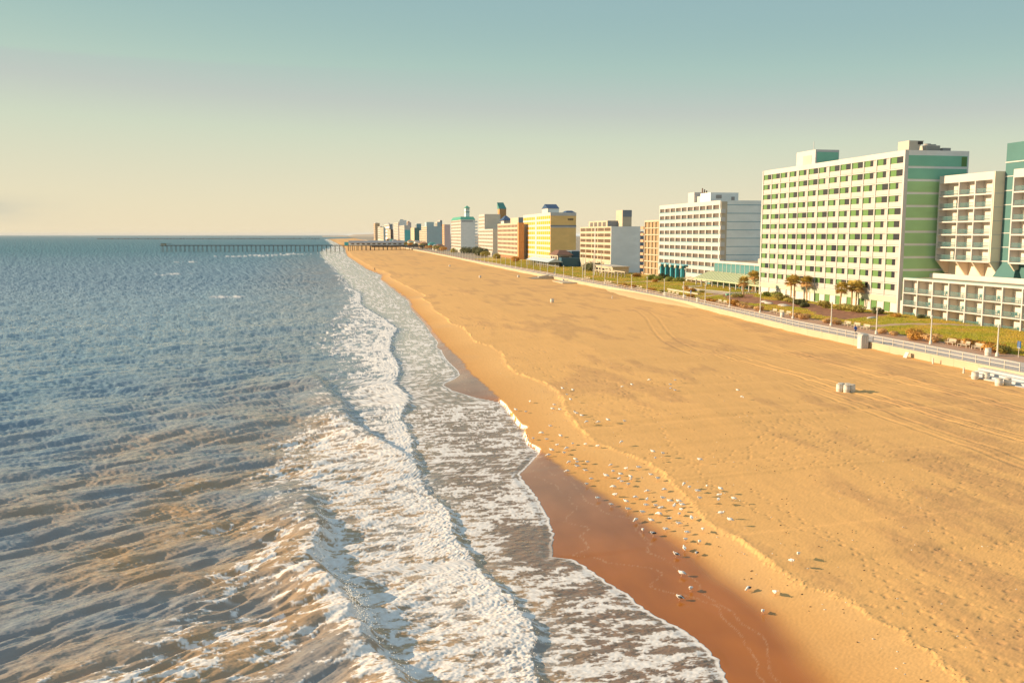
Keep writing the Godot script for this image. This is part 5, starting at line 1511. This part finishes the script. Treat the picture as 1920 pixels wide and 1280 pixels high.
# ---------------------------------------------------------------- gulls and people
func gull_mesh(dark: bool, pose := 0) -> ArrayMesh:
	var st := begin()
	var white := Color(.80, .78, .74)
	var wing := Color(.05, .05, .055) if dark else Color(.74, .72, .69)
	st.set_color(white)
	ellipsoid(st, Vector3(0, .25, 0), Vector3(.19, .105, .105), Basis(Vector3.BACK, 0.14), 10)
	# head up, head drawn in, or head down to the sand
	var hd: Vector3 = [Vector3(.19, .345, 0), Vector3(.16, .31, .01), Vector3(.27, .17, .02)][pose]
	ellipsoid(st, hd, Vector3(.068, .066, .062), Basis(), 8)
	st.set_smooth_group(0)
	tube(st, [Vector3(.12, .26, 0), hd - Vector3(.005, .01, 0)], [.07, .048], 8)
	tube(st, [Vector3(-.16, .235, 0), Vector3(-.30, .21, 0)], [.05, .02], 6)
	st.set_color(wing)
	for s in [-1, 1]:
		ellipsoid(st, Vector3(-.045, .268, s * .08), Vector3(.18, .07, .035), Basis(Vector3.BACK, 0.12), 8)
	st.set_color(Color(.03, .03, .03))
	tube(st, [Vector3(-.2, .25, .03), Vector3(-.36, .215, .0)], [.025, .006], 5)
	for s in [-1, 1]:
		ellipsoid(st, hd + Vector3(.025, .013, s * .054), Vector3(.009, .009, .006), Basis(), 6)
	st.set_color(Color(.75, .42, .06))
	tube(st, [hd + Vector3(.05, -.003, 0), hd + (Vector3(.125, -.02, 0) if pose < 2 else Vector3(.09, -.09, 0))], [.017, .004], 6)
	st.set_color(Color(.62, .36, .22))
	for s in [-1, 1]:
		tube(st, [Vector3(.0, .2, s * .035), Vector3(.01, .1, s * .037), Vector3(.005, .0, s * .04)], [.011, .009, .009], 5)
		tri(st, Vector3(-.01, .006, s * .04), Vector3(.06, .004, s * .04 + .03), Vector3(.06, .004, s * .04 - .03))
	return done(st)

func gulls() -> void:
	var spots := [Vector3(18.7,95.9,0),Vector3(21.4,99.4,0),Vector3(19.8,94.2,0),Vector3(17.8,81.8,0),Vector3(19.1,83.5,0),Vector3(19,80.8,0),Vector3(20.6,86,0),Vector3(19.4,78.3,0),Vector3(20.5,81.4,0),Vector3(18.5,76.8,0),Vector3(17.9,75.4,0),Vector3(19.9,76.7,0),Vector3(19.3,75.3,0),Vector3(20.8,78,0),Vector3(26.4,104.1,0),Vector3(25.9,99.9,0),Vector3(27.3,102.6,0),Vector3(23.9,95.9,0),Vector3(23.8,93,0),Vector3(25.5,96.8,0),Vector3(22.7,93.9,0),Vector3(24.1,89.8,0),Vector3(24.1,89,0),Vector3(24.3,87.7,0),Vector3(24,84.7,0),Vector3(25.1,84.3,0),Vector3(26.2,84.7,0),Vector3(27.6,83.6,0),Vector3(21.8,77.2,0),Vector3(22.6,76,0),Vector3(24.7,75.6,0),Vector3(33.4,102.3,0),Vector3(34.9,103.2,0),Vector3(40.8,104,0),Vector3(39.1,101.2,0),Vector3(38.3,99,0),Vector3(38.3,97.6,0),Vector3(45.1,95.4,0),Vector3(43.8,91.5,0),Vector3(38,105.6,0),Vector3(19,72.4,0),Vector3(19.7,73,0),Vector3(19.6,72,0),Vector3(19.3,70.8,0),Vector3(18.2,69.9,0),Vector3(20.4,71.6,0),Vector3(19.6,69.4,0),Vector3(22,70.1,0),Vector3(21.6,68.2,0),Vector3(22.8,68.5,0),Vector3(23.8,68.3,0),Vector3(21.9,67.2,0),Vector3(20.7,67.2,0),Vector3(19.4,67,0),Vector3(18.7,65.8,0),Vector3(21.4,66,0),Vector3(21.4,65.3,0),Vector3(22.4,66.2,0),Vector3(22.2,65.5,0),Vector3(21.6,64.3,0),Vector3(20.4,64.3,0),Vector3(26.2,71.6,0),Vector3(26.8,70.7,0),Vector3(25.7,69.6,0),Vector3(28.9,67.8,0),Vector3(24.5,65.9,0),Vector3(24.6,64.6,0),Vector3(18.5,62.1,0),Vector3(19.9,62.3,0),Vector3(19,60.4,0),Vector3(20.2,60.6,0),Vector3(21.1,61.2,0),Vector3(22.4,62.2,0),Vector3(23.6,61.9,0),Vector3(25.1,61.7,0),Vector3(25.1,60.7,0),Vector3(26.5,60.7,0),Vector3(27.1,59.7,0),Vector3(26.4,58.3,0),Vector3(25.9,57.3,0),Vector3(27,57.2,0),Vector3(25.3,59.6,0),Vector3(24.8,58,0),Vector3(24,58.7,0),Vector3(23.9,57.8,0),Vector3(23.5,56.9,0),Vector3(22.8,60,0),Vector3(23,59.2,0),Vector3(21.7,60.3,0),Vector3(21.2,59.1,0),Vector3(21.8,58.7,0),Vector3(19.8,58.9,0),Vector3(20.5,57.8,0),Vector3(21.9,58,0),Vector3(21.4,57,0),Vector3(22.9,58,0),Vector3(19.6,56.6,0),Vector3(20.5,56.1,0),Vector3(21.7,55.8,1),Vector3(22.6,56.3,0),Vector3(23,55.1,0),Vector3(21.9,54.6,0),Vector3(19.4,54.6,0),Vector3(19.8,53.7,1),Vector3(20.8,54.1,0),Vector3(21.8,52.9,0),Vector3(21.3,51.9,0),Vector3(21.9,51.1,0),Vector3(20.7,50.6,0),Vector3(23.3,52.7,0),Vector3(24.8,54.4,0),Vector3(24.8,53,0),Vector3(19.9,49.9,1),Vector3(21.1,49.6,1),Vector3(19.1,47,0),Vector3(18.8,44.9,0),Vector3(17.8,44,1),Vector3(21.7,43.8,1),Vector3(22.7,42.7,0),Vector3(21.2,41.1,0),Vector3(25.1,45.4,0),Vector3(26,46.3,0)]
	var m := StandardMaterial3D.new()
	m.resource_name = "gull_feathers"
	m.vertex_color_use_as_albedo = true
	m.roughness = 0.8
	var pale := [gull_mesh(false, 0), gull_mesh(false, 1), gull_mesh(false, 2)]
	var dark := [gull_mesh(true, 0), gull_mesh(true, 1), gull_mesh(true, 2)]
	var r := RandomNumberGenerator.new()
	r.seed = 5
	var list := []
	for s in spots: list.append(s)
	list.sort_custom(func(a, b): return a.y < b.y)
	var count := {}
	for s in list:
		var x: float = s.x
		var d: float = s.y
		var xe := tab(swash_line, d); var xw := tab(wet_line, d); var xk := tab(berm_line, d)
		x = maxf(x, xe + 0.5)
		var y := sand_height(x, d, xe, xw, xk)
		if x > xk: y += 0.28
		elif x > xk - 0.7: x -= 0.5
		var o := put(self, "gull", (dark if s.z > 0.5 else pale)[[0, 0, 1, 1, 2][r.randi() % 5]], m, v3(x, y - 0.004, d))
		o.rotation.y = PI + r.randf_range(-1.1, 1.1) if r.randf() < 0.7 else r.randf() * TAU
		o.scale = Vector3.ONE * r.randf_range(.76, .96)
		var place := "on dry sand behind the ridge" if x > xk else ("on the wet brown sand" if x < xw + 1.0 else "on the slope below the ridge")
		var kind := "dark backed gull" if s.z > 0.5 else "white gull"
		var key := kind + " standing " + place
		count[key] = count.get(key, 0) + 1
		tag(o, "%s, %s nearest the viewer" % [key, ordinal(count[key])] if count[key] > 1 else key + ", nearest the viewer", "gull", "gulls standing on the beach")

func debris() -> void:
	# bits of weed, shell and wood: too many and too small to be told apart
	var r := RandomNumberGenerator.new()
	r.seed = 91
	var bit := begin()
	ellipsoid(bit, Vector3.ZERO, Vector3(.05, .018, .03), Basis(), 6)
	var mm := MultiMesh.new()
	mm.transform_format = MultiMesh.TRANSFORM_3D
	mm.use_colors = true
	mm.mesh = done(bit)
	var n := 900
	mm.instance_count = n
	for i in n:
		var d := 28.0 + 110.0 * pow(r.randf(), 1.5)
		var xe := tab(swash_line, d); var xw := tab(wet_line, d); var xk := tab(berm_line, d)
		var x := xk + r.randf_range(0.6, 40.0) * r.randf() if r.randf() < 0.75 else xk - r.randf() * 2.5
		x = minf(x, 78.0)
		var y := sand_height(x, d, xe, xw, xk) + (0.2 if x > xk + 0.5 else 0.0)
		mm.set_instance_transform(i, Transform3D(Basis(Vector3.UP, r.randf() * TAU).scaled(Vector3(1, 1, 1) * r.randf_range(.5, 1.7)), v3(x, y, d)))
		mm.set_instance_color(i, Color(.10, .06, .035) if r.randf() < 0.6 else Color(.62, .55, .46))
	var m := StandardMaterial3D.new()
	m.resource_name = "beach_debris"
	m.vertex_color_use_as_albedo = true
	m.roughness = 0.9
	var o := MultiMeshInstance3D.new()
	o.multimesh = mm
	o.material_override = m
	o.name = "beach_debris"
	add_child(o)
	tag(o, "scattered bits of weed, shell and driftwood on the sand", "debris", "", "stuff")
	# spray thrown up where the near breaker folds over
	var drop := begin()
	ellipsoid(drop, Vector3.ZERO, Vector3(.022, .022, .022), Basis(), 6)
	var sm := MultiMesh.new()
	sm.transform_format = MultiMesh.TRANSFORM_3D
	sm.mesh = done(drop)
	var k := 1500
	sm.instance_count = k
	for i in k:
		var d := 28.0 + 36.0 * r.randf()
		if r.randf() < 0.45: d = 45.5 + r.randfn() * 1.6
		var x := tab(crest_two, d) + 0.25 + absf(r.randfn()) * 0.4
		if i % 4 == 0:
			d = 34.0 + 70.0 * r.randf()
			x = tab(bore_line, d) + r.randfn() * 0.22
		var y := 0.45 + absf(r.randfn()) * 0.28 + (0.35 if i % 4 else -0.05)
		sm.set_instance_transform(i, Transform3D(Basis().scaled(Vector3.ONE * r.randf_range(.4, 1.5)), v3(x, y, d)))
	var so := MultiMeshInstance3D.new()
	so.multimesh = sm
	so.material_override = mt("spray", .8, .78, .75, .5)
	so.name = "sea_spray"
	add_child(so)
	tag(so, "white spray drops over the crests of the near breakers", "spray", "", "stuff")

# one closed skin round a skeleton of tapered bones: surface nets
func skin(bones: Array, cell: float, blend: float) -> ArrayMesh:
	var lo := Vector3(1e9, 1e9, 1e9); var hi := -lo
	for b in bones:
		for k in 2:
			var r: float = b[2 + k] + cell * 2
			lo = lo.min(b[k] - Vector3.ONE * r); hi = hi.max(b[k] + Vector3.ONE * r)
	var n := Vector3i(((hi - lo) / cell).ceil()) + Vector3i.ONE
	var f := PackedFloat32Array()
	f.resize(n.x * n.y * n.z)
	for z in n.z: for y in n.y: for x in n.x:
		var p := lo + Vector3(x, y, z) * cell
		var v := 1e3
		for b in bones:
			var ab: Vector3 = b[1] - b[0]
			var t := clampf((p - b[0]).dot(ab) / maxf(ab.length_squared(), 1e-6), 0, 1)
			var q: float = p.distance_to(b[0] + ab * t) - lerpf(b[2], b[3], t)
			var h := clampf(0.5 + 0.5 * (v - q) / blend, 0, 1)
			v = lerpf(v, q, h) - blend * h * (1 - h)
		f[x + n.x * (y + n.y * z)] = v
	var vid := {}
	var pos := PackedVector3Array()
	for z in n.z - 1: for y in n.y - 1: for x in n.x - 1:
		var sum := Vector3.ZERO; var cnt := 0
		for e in 12:
			var ax := e / 4; var o1 := e & 1; var o2 := (e >> 1) & 1
			var a := Vector3i(0, o1, o2) if ax == 0 else (Vector3i(o1, 0, o2) if ax == 1 else Vector3i(o1, o2, 0))
			var b := a; b[ax] += 1
			var fa := f[x + a.x + n.x * (y + a.y + n.y * (z + a.z))]
			var fb := f[x + b.x + n.x * (y + b.y + n.y * (z + b.z))]
			if (fa < 0) != (fb < 0):
				sum += Vector3(a).lerp(Vector3(b), fa / (fa - fb)); cnt += 1
		if cnt:
			vid[Vector3i(x, y, z)] = pos.size()
			pos.append(lo + (Vector3(x, y, z) + sum / cnt) * cell)
	var st := begin()
	st.set_smooth_group(0)
	for key in vid:
		var c: Vector3i = key
		for ax in 3:
			var u := Vector3i.ZERO; u[(ax + 1) % 3] = 1
			var w := Vector3i.ZERO; w[(ax + 2) % 3] = 1
			if not (vid.has(c - u) and vid.has(c - w) and vid.has(c - u - w)): continue
			var b := c; b[ax] += 1
			var fa := f[c.x + n.x * (c.y + n.y * c.z)]
			var fb := f[b.x + n.x * (b.y + n.y * b.z)]
			if (fa < 0) == (fb < 0): continue
			var q := [pos[vid[c]], pos[vid[c - u]], pos[vid[c - u - w]], pos[vid[c - w]]]
			if fa < 0: quad(st, q[0], q[1], q[2], q[3])
			else: quad(st, q[3], q[2], q[1], q[0])
	return done(st)

func person(label: String, at: Vector3, turn: float, coat: Color, legs: Color, fine_: float) -> void:
	var t := thing("person", label, "person", at)
	t.rotation.y = turn
	var V := func(x, y, z): return Vector3(x, y, z)
	# mid-stride, walking towards +x
	var hipc := Vector3(0, .92, 0); var chest := Vector3(.05, 1.32, 0); var neck := Vector3(.06, 1.48, 0)
	var body := [[hipc, chest, .15, .17], [chest, neck, .15, .07], [neck, Vector3(.09, 1.62, 0), .065, .085], [Vector3(.09, 1.6, 0), Vector3(.10, 1.67, 0), .095, .10], [Vector3(.16, 1.62, 0), Vector3(.2, 1.61, 0), .03, .018],
		[hipc + Vector3(0, -.02, .09), Vector3(.22, .52, .1), .095, .06], [Vector3(.22, .52, .1), Vector3(.24, .09, .1), .06, .042], [Vector3(.24, .06, .1), Vector3(.40, .045, .1), .045, .035],
		[hipc + Vector3(0, -.02, -.09), Vector3(-.02, .5, -.1), .095, .06], [Vector3(-.02, .5, -.1), Vector3(-.32, .2, -.1), .06, .042], [Vector3(-.32, .18, -.1), Vector3(-.29, .05, -.1), .045, .035],
		[chest + Vector3(0, .08, .19), Vector3(-.12, 1.12, .25), .06, .045], [Vector3(-.12, 1.12, .25), Vector3(.06, .98, .24), .045, .032], [Vector3(.06, .98, .24), Vector3(.14, .96, .23), .036, .022],
		[chest + Vector3(0, .08, -.19), Vector3(.16, 1.12, -.25), .06, .045], [Vector3(.16, 1.12, -.25), Vector3(.33, 1.2, -.2), .045, .032], [Vector3(.33, 1.2, -.2), Vector3(.40, 1.24, -.19), .036, .022]]
	var skinm := mt("skin", .5, .30, .2, .7)
	put(t, "body", skin(body, fine_, .05), skinm)
	var cm := mt("coat_%d" % int(coat.b * 1000), coat.r, coat.g, coat.b, .9)
	put(t, "jacket", skin([[hipc + Vector3(0, .02, 0), chest, .175, .195], [chest, neck, .175, .085], [chest + Vector3(0, .08, .19), Vector3(-.12, 1.12, .25), .078, .062], [Vector3(-.12, 1.12, .25), Vector3(.03, 1.0, .242), .06, .046], [chest + Vector3(0, .08, -.19), Vector3(.16, 1.12, -.25), .078, .062], [Vector3(.16, 1.12, -.25), Vector3(.3, 1.19, -.205), .06, .046]], fine_, .05), cm)
	var lm := mt("trousers_%d" % int(legs.b * 1000), legs.r, legs.g, legs.b, .9)
	put(t, "trousers", skin([[hipc + Vector3(0, .02, 0), hipc + Vector3(0, -.06, 0), .165, .15], [hipc + Vector3(0, -.02, .09), Vector3(.22, .52, .1), .11, .075], [Vector3(.22, .52, .1), Vector3(.24, .13, .1), .075, .058], [hipc + Vector3(0, -.02, -.09), Vector3(-.02, .5, -.1), .11, .075], [Vector3(-.02, .5, -.1), Vector3(-.29, .22, -.1), .075, .058]], fine_, .04), lm)
	put(t, "hair", skin([[Vector3(.06, 1.68, 0), Vector3(.10, 1.72, 0), .095, .085]], fine_, .03), mt("hair", .05, .035, .025, .8))

# ---------------------------------------------------------------- pier, ship, jetty
func pier() -> void:
	var dk := mt("pier_wood")
	var t := thing("fishing_pier", "long timber fishing pier on many piles running out over the sea", "pier", v3(-60, 0, 1105))
	var a := Vector2(-203.0, 1122.0)
	var b := Vector2(110.0, 1075.0)
	var n := 62
	for k in n:
		var q := a.lerp(b, float(k) / (n - 1))
		for s in [-2.2, 2.2]:
			var st := begin()
			tube(st, [v3(q.x + s * .15, -2.0, q.y + s), v3(q.x + s * .12, 7.0, q.y + s * .9)], [.26, .22], 6)
			mesh_part(t, "pile", st, dk)
		var cb := begin()
		bar(cb, v3(q.x, 6.7, q.y - 3.0), v3(q.x, 6.7, q.y + 3.0), .35, .4)
		mesh_part(t, "cross_beam", cb, dk)
	var st := begin()
	bar(st, v3(a.x - 2, 7.2, a.y), v3(b.x, 7.2, b.y), 6.0, .55)
	mesh_part(t, "deck", st, dk)
	for s in [-2.9, 2.9]:
		st = begin()
		bar(st, v3(a.x - 2, 8.5, a.y + s), v3(b.x, 8.5, b.y + s), .1, .12)
		bar(st, v3(a.x - 2, 8.0, a.y + s), v3(b.x, 8.0, b.y + s), .08, .1)
		mesh_part(t, "handrail", st, dk)
	bx(t, "end_shelter", mt("cream_wall"), -204.0, -199.0, 7.5, 9.6, 1118.0, 1124.0)
	bx(t, "shelter_roof", mt("dark_metal"), -204.5, -193.0, 9.62, 9.9, 1117.5, 1124.5)
	bx(t, "gate_house", mt("bright_teal"), 8.0, 13.0, 7.5, 11.4, 1086.0, 1092.0)
	var h := thing("pier_pavilion", "long grey blue pier pavilion on posts over the sand", "building", v3(45, 3, 1085))
	bx(h, "wall", mt("grey_blue_shade_lift"), 14.0, 78.0, 7.6, 10.6, 1084.0, 1098.0)
	st = begin()
	gable(st, 13.0, 79.0, 10.62, 13.0, 1083.0, 1099.0, true)
	mesh_part(h, "roof", st, mt("slate_wall"))
	for k in 10: bx(h, "window", mt("taupe_glass"), 16.0 + k * 6.2, 19.5 + k * 6.2, 8.5, 10.0, 1083.9, 1084.05)
	bx(h, "under_deck_shade", dk, 40.0, 104.0, 5.4, 6.9, 1086.0, 1096.0)  # dark box put in for the shade under the deck
	for k in 14: bx(h, "post", dk, 14.5 + k * 4.8, 15.0 + k * 4.8, 0.0, 7.0, 1083.0, 1083.5)
	var j := thing("rock_jetty", "thin dark rock jetty far out beyond the pier", "jetty", v3(-600, 0, 4480))
	st = begin()
	var r := RandomNumberGenerator.new()
	r.seed = 8
	for k in 70:
		ellipsoid(st, v3(lerpf(-1090, -90, k / 69.0), .6, 4480.0 + r.randf_range(-4, 4)), Vector3(10, r.randf_range(2.0, 3.6), 5), Basis(Vector3.UP, r.randf()), 6)
	stuff(mesh_part(j, "rocks", st, mt("dark_rock")))
	# ship on the horizon
	var s := thing("ship", "small red and white ship on the horizon beyond the pier", "ship", v3(-4150, 0, 8700))
	var o := Vector3(-4150, 0, 8700)
	st = begin()
	st.set_smooth_group(-1)
	var ya := 0.2; var yb := 9.0
	var pl := [Vector2(-26, 0), Vector2(-22, 6), Vector2(18, 6), Vector2(30, 0), Vector2(18, -6), Vector2(-22, -6)]
	for k in 6:
		var p: Vector2 = pl[k]; var q: Vector2 = pl[(k + 1) % 6]
		quad(st, v3(o.x + p.x * .88, ya, o.z + p.y * .8), v3(o.x + p.x, yb, o.z + p.y), v3(o.x + q.x, yb, o.z + q.y), v3(o.x + q.x * .88, ya, o.z + q.y * .8))
	for k in range(1, 5): tri(st, v3(o.x + pl[0].x, yb, o.z + pl[0].y), v3(o.x + pl[k].x, yb, o.z + pl[k].y), v3(o.x + pl[k + 1].x, yb, o.z + pl[k + 1].y))
	put(s, "hull", done(st), mt("ship_red"), Vector3.ZERO - Vector3(s.position.x, 0, s.position.z))
	bx(s, "cabin", mt("white_stucco"), o.x - 16, o.x + 4, 9.02, 18, o.z - 4, o.z + 4)
	bx(s, "bridge", mt("white_stucco"), o.x - 14, o.x - 4, 18.02, 23, o.z - 3.5, o.z + 3.5)
	bx(s, "mast", mt("dark_metal"), o.x + 9, o.x + 10, 9.02, 26, o.z - .5, o.z + .5)

# ---------------------------------------------------------------- main
func palette() -> void:
	for q in [["white_stucco", .60, .575, .55, 1], ["band_white_shade_lift", .82, .80, .77, 1], ["pale_stucco", .55, .52, .48, 1], ["cream_wall", .56, .48, .36, 1], ["warm_grey_shade_lift", .78, .70, .61, 1], ["beige_shade_lift", .88, .74, .58, 1],  # white of the bands, warm grey and beige brightened to offset shade
		["pale_green_wall", .48, .53, .42, 1], ["green_panel", .115, .23, .07, 0], ["green_field", .40, .64, .30, 1], ["green_field_teal", .24, .56, .40, 1], ["pale_blue_shade_lift", .86, .89, .87, 1], ["grey_blue_shade_lift", .88, .88, .86, 1],  # end-wall greens and both pale blues brightened to offset the shade on them
		["rail_white", .57, .52, .48, 1], ["curtain", .48, .44, .41, 0], ["tan_wall", .55, .38, .21, 1], ["tan_screen", .40, .27, .15, 0], ["peach_wall", .58, .36, .22, 1], ["ochre_wall", .95, .60, .22, 1], ["orange_wall", .54, .28, .11, 1],  # ochre brightened past its paint to offset the shade on the end wall
		["rust_wall", .36, .18, .09, 1], ["rust_door", .22, .12, .09, 0], ["brick_window", .13, .045, .025, 0], ["yellow_window", .66, .35, .008, 0], ["pink_wall", .72, .54, .52, 1], ["sand_wall", .58, .42, .22, 1],
		["teal_wall", .075, .19, .185, 1], ["far_teal_wall", .16, .38, .45, 1], ["bright_teal", .08, .48, .50, 0], ["teal_trim", .16, .32, .30, 0], ["teal_rail", .10, .22, .22, 0], ["cyan_column", .04, .30, .38, 0], ["blue_trim", .14, .34, .42, 0],
		["far_blue_wall", .42, .54, .58, 1], ["slate_wall", .24, .27, .32, 1], ["navy_wall", .03, .10, .15, 0], ["blue_roof", .025, .075, .17, 0], ["teal_roof", .05, .22, .20, 0], ["green_roof", .06, .30, .22, 0], ["brown_roof", .17, .085, .055, 0], ["dark_brown_wall", .09, .055, .05, 1],
		["pale_blue_cloth", .46, .54, .58, 0], ["roof_tan", .40, .32, .22, 1], ["roof_gravel", .34, .30, .26, 1], ["pale_green_roof", .45, .50, .30, 0], ["cream_metal", .52, .46, .38, 0], ["grey_metal", .34, .32, .30, 0], ["dark_metal", .05, .045, .045, 0],
		["town_ground", .34, .28, .21, 1], ["boardwalk_concrete", .58, .50, .44, 1], ["white_paint", .7, .68, .62, 0], ["brick_paving", .48, .29, .19, 1], ["sea_wall_concrete", .54, .44, .31, 1], ["rail_paint", .55, .50, .43, 0], ["pale_sand", .70, .46, .22, 0],
		["white_metal", .64, .60, .53, 0], ["globe_white", .68, .62, .52, 0], ["bench_wood", .56, .46, .34, 0], ["toilet_plastic", .46, .46, .46, 0], ["toilet_door", .60, .58, .54, 0], ["sign_blue", .03, .10, .26, 0], ["bark", .12, .08, .05, 1], ["palm_bark", .48, .31, .17, 1],
		["pier_wood", .10, .085, .075, 0], ["dark_rock", .07, .065, .06, 0], ["ship_red", .30, .10, .07, 0], ["far_land", .50, .38, .26, 0]]:
		mt(q[0], q[1], q[2], q[3], 0.85, q[4] == 1)
	mt("dark_glass", .035, .035, .038, .08)
	mt("taupe_glass", .15, .12, .10, .12)
	mt("brown_glass", .15, .085, .04, .2)
	mt("pale_glass", .36, .30, .22, .25)
	mt("teal_glass", .09, .24, .25, .06)
	var g := mt("teal_rail_glass", .10, .35, .37, .12)
	g.transparency = BaseMaterial3D.TRANSPARENCY_ALPHA
	g.albedo_color.a = 0.12

func _ready() -> void:
	var exposure := 1.58
	# camera
	var cam := Camera3D.new()
	cam.name = "camera"
	add_child(cam)
	cam.position = Vector3(0, 20, 0)
	cam.rotation_degrees = Vector3(-6.789, -10.972, 0)
	cam.fov = 41.72
	cam.near = 0.5
	cam.far = 120000.0
	# sky
	var env := Environment.new()
	env.background_mode = Environment.BG_SKY
	var sky := Sky.new()
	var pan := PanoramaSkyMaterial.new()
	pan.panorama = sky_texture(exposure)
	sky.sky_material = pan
	env.sky = sky
	env.tonemap_mode = Environment.TONE_MAPPER_LINEAR
	env.tonemap_exposure = exposure
	env.fog_enabled = true
	env.fog_density = 0.00003
	env.fog_light_color = Color(.95, .95, .95)
	env.sdfgi_enabled = true
	env.ssao_enabled = true
	env.ssil_enabled = true
	var we := WorldEnvironment.new()
	we.name = "world_environment"
	we.environment = env
	add_child(we)
	# low morning sun over the sea, from the left
	var sun := DirectionalLight3D.new()
	sun.name = "sun"
	var el := deg_to_rad(17.0)
	sun.basis = Basis.looking_at(Vector3(0.95 * cos(el), -sin(el), 0.312 * cos(el)))
	sun.light_energy = 1.6
	sun.light_color = Color(1.0, .75, .47).linear_to_srgb()
	sun.light_angular_distance = 0.5
	sun.shadow_enabled = true
	add_child(sun)
	rng.seed = 4
	patches = noise(FastNoiseLite.TYPE_SIMPLEX_SMOOTH, 61, 0.09, 3)
	fine = noise(FastNoiseLite.TYPE_SIMPLEX_SMOOTH, 62, 0.8, 2)
	var im := Image.create(256, 256, false, Image.FORMAT_RGB8)
	var wn := noise(FastNoiseLite.TYPE_SIMPLEX_SMOOTH, 63, 0.02, 5)
	for y in 256:
		for x in 256:
			var a := TAU * x / 256.0
			var b := TAU * y / 256.0
			var v := wn.get_noise_3d(cos(a) * 30.0 + 50.0, sin(a) * 30.0, cos(b) * 30.0 + 7.0 * sin(b))
			var w := clampf(0.965 + 0.05 * v, 0, 1)
			im.set_pixel(x, y, Color(w, w, w * 0.995))
	wear = ImageTexture.create_from_image(im)
	palette()
	# large things
	build_sea()
	build_sand()
	build_ground()
	build_wall()
	green_hotel()
	balcony_hotel()
	blue_hotel()
	link_block()
	beige_hotels()
	yellow_hotel()
	farther_hotels()
	pier()
	# objects
	lamp_posts()
	benches()
	street_things()
	plants()
	person("person in a blue jacket striding along the promenade by the benches", v3(86.6, 3.01, 138.1), 2.2, Color(.03, .09, .34), Color(.05, .05, .08), .03)
	person("tiny dark figure walking far off along the wet edge of the beach", v3(19.6, 0.6, 494.5), 0.5, Color(.03, .03, .04), Color(.04, .04, .05), .05)
	gulls()
	debris()
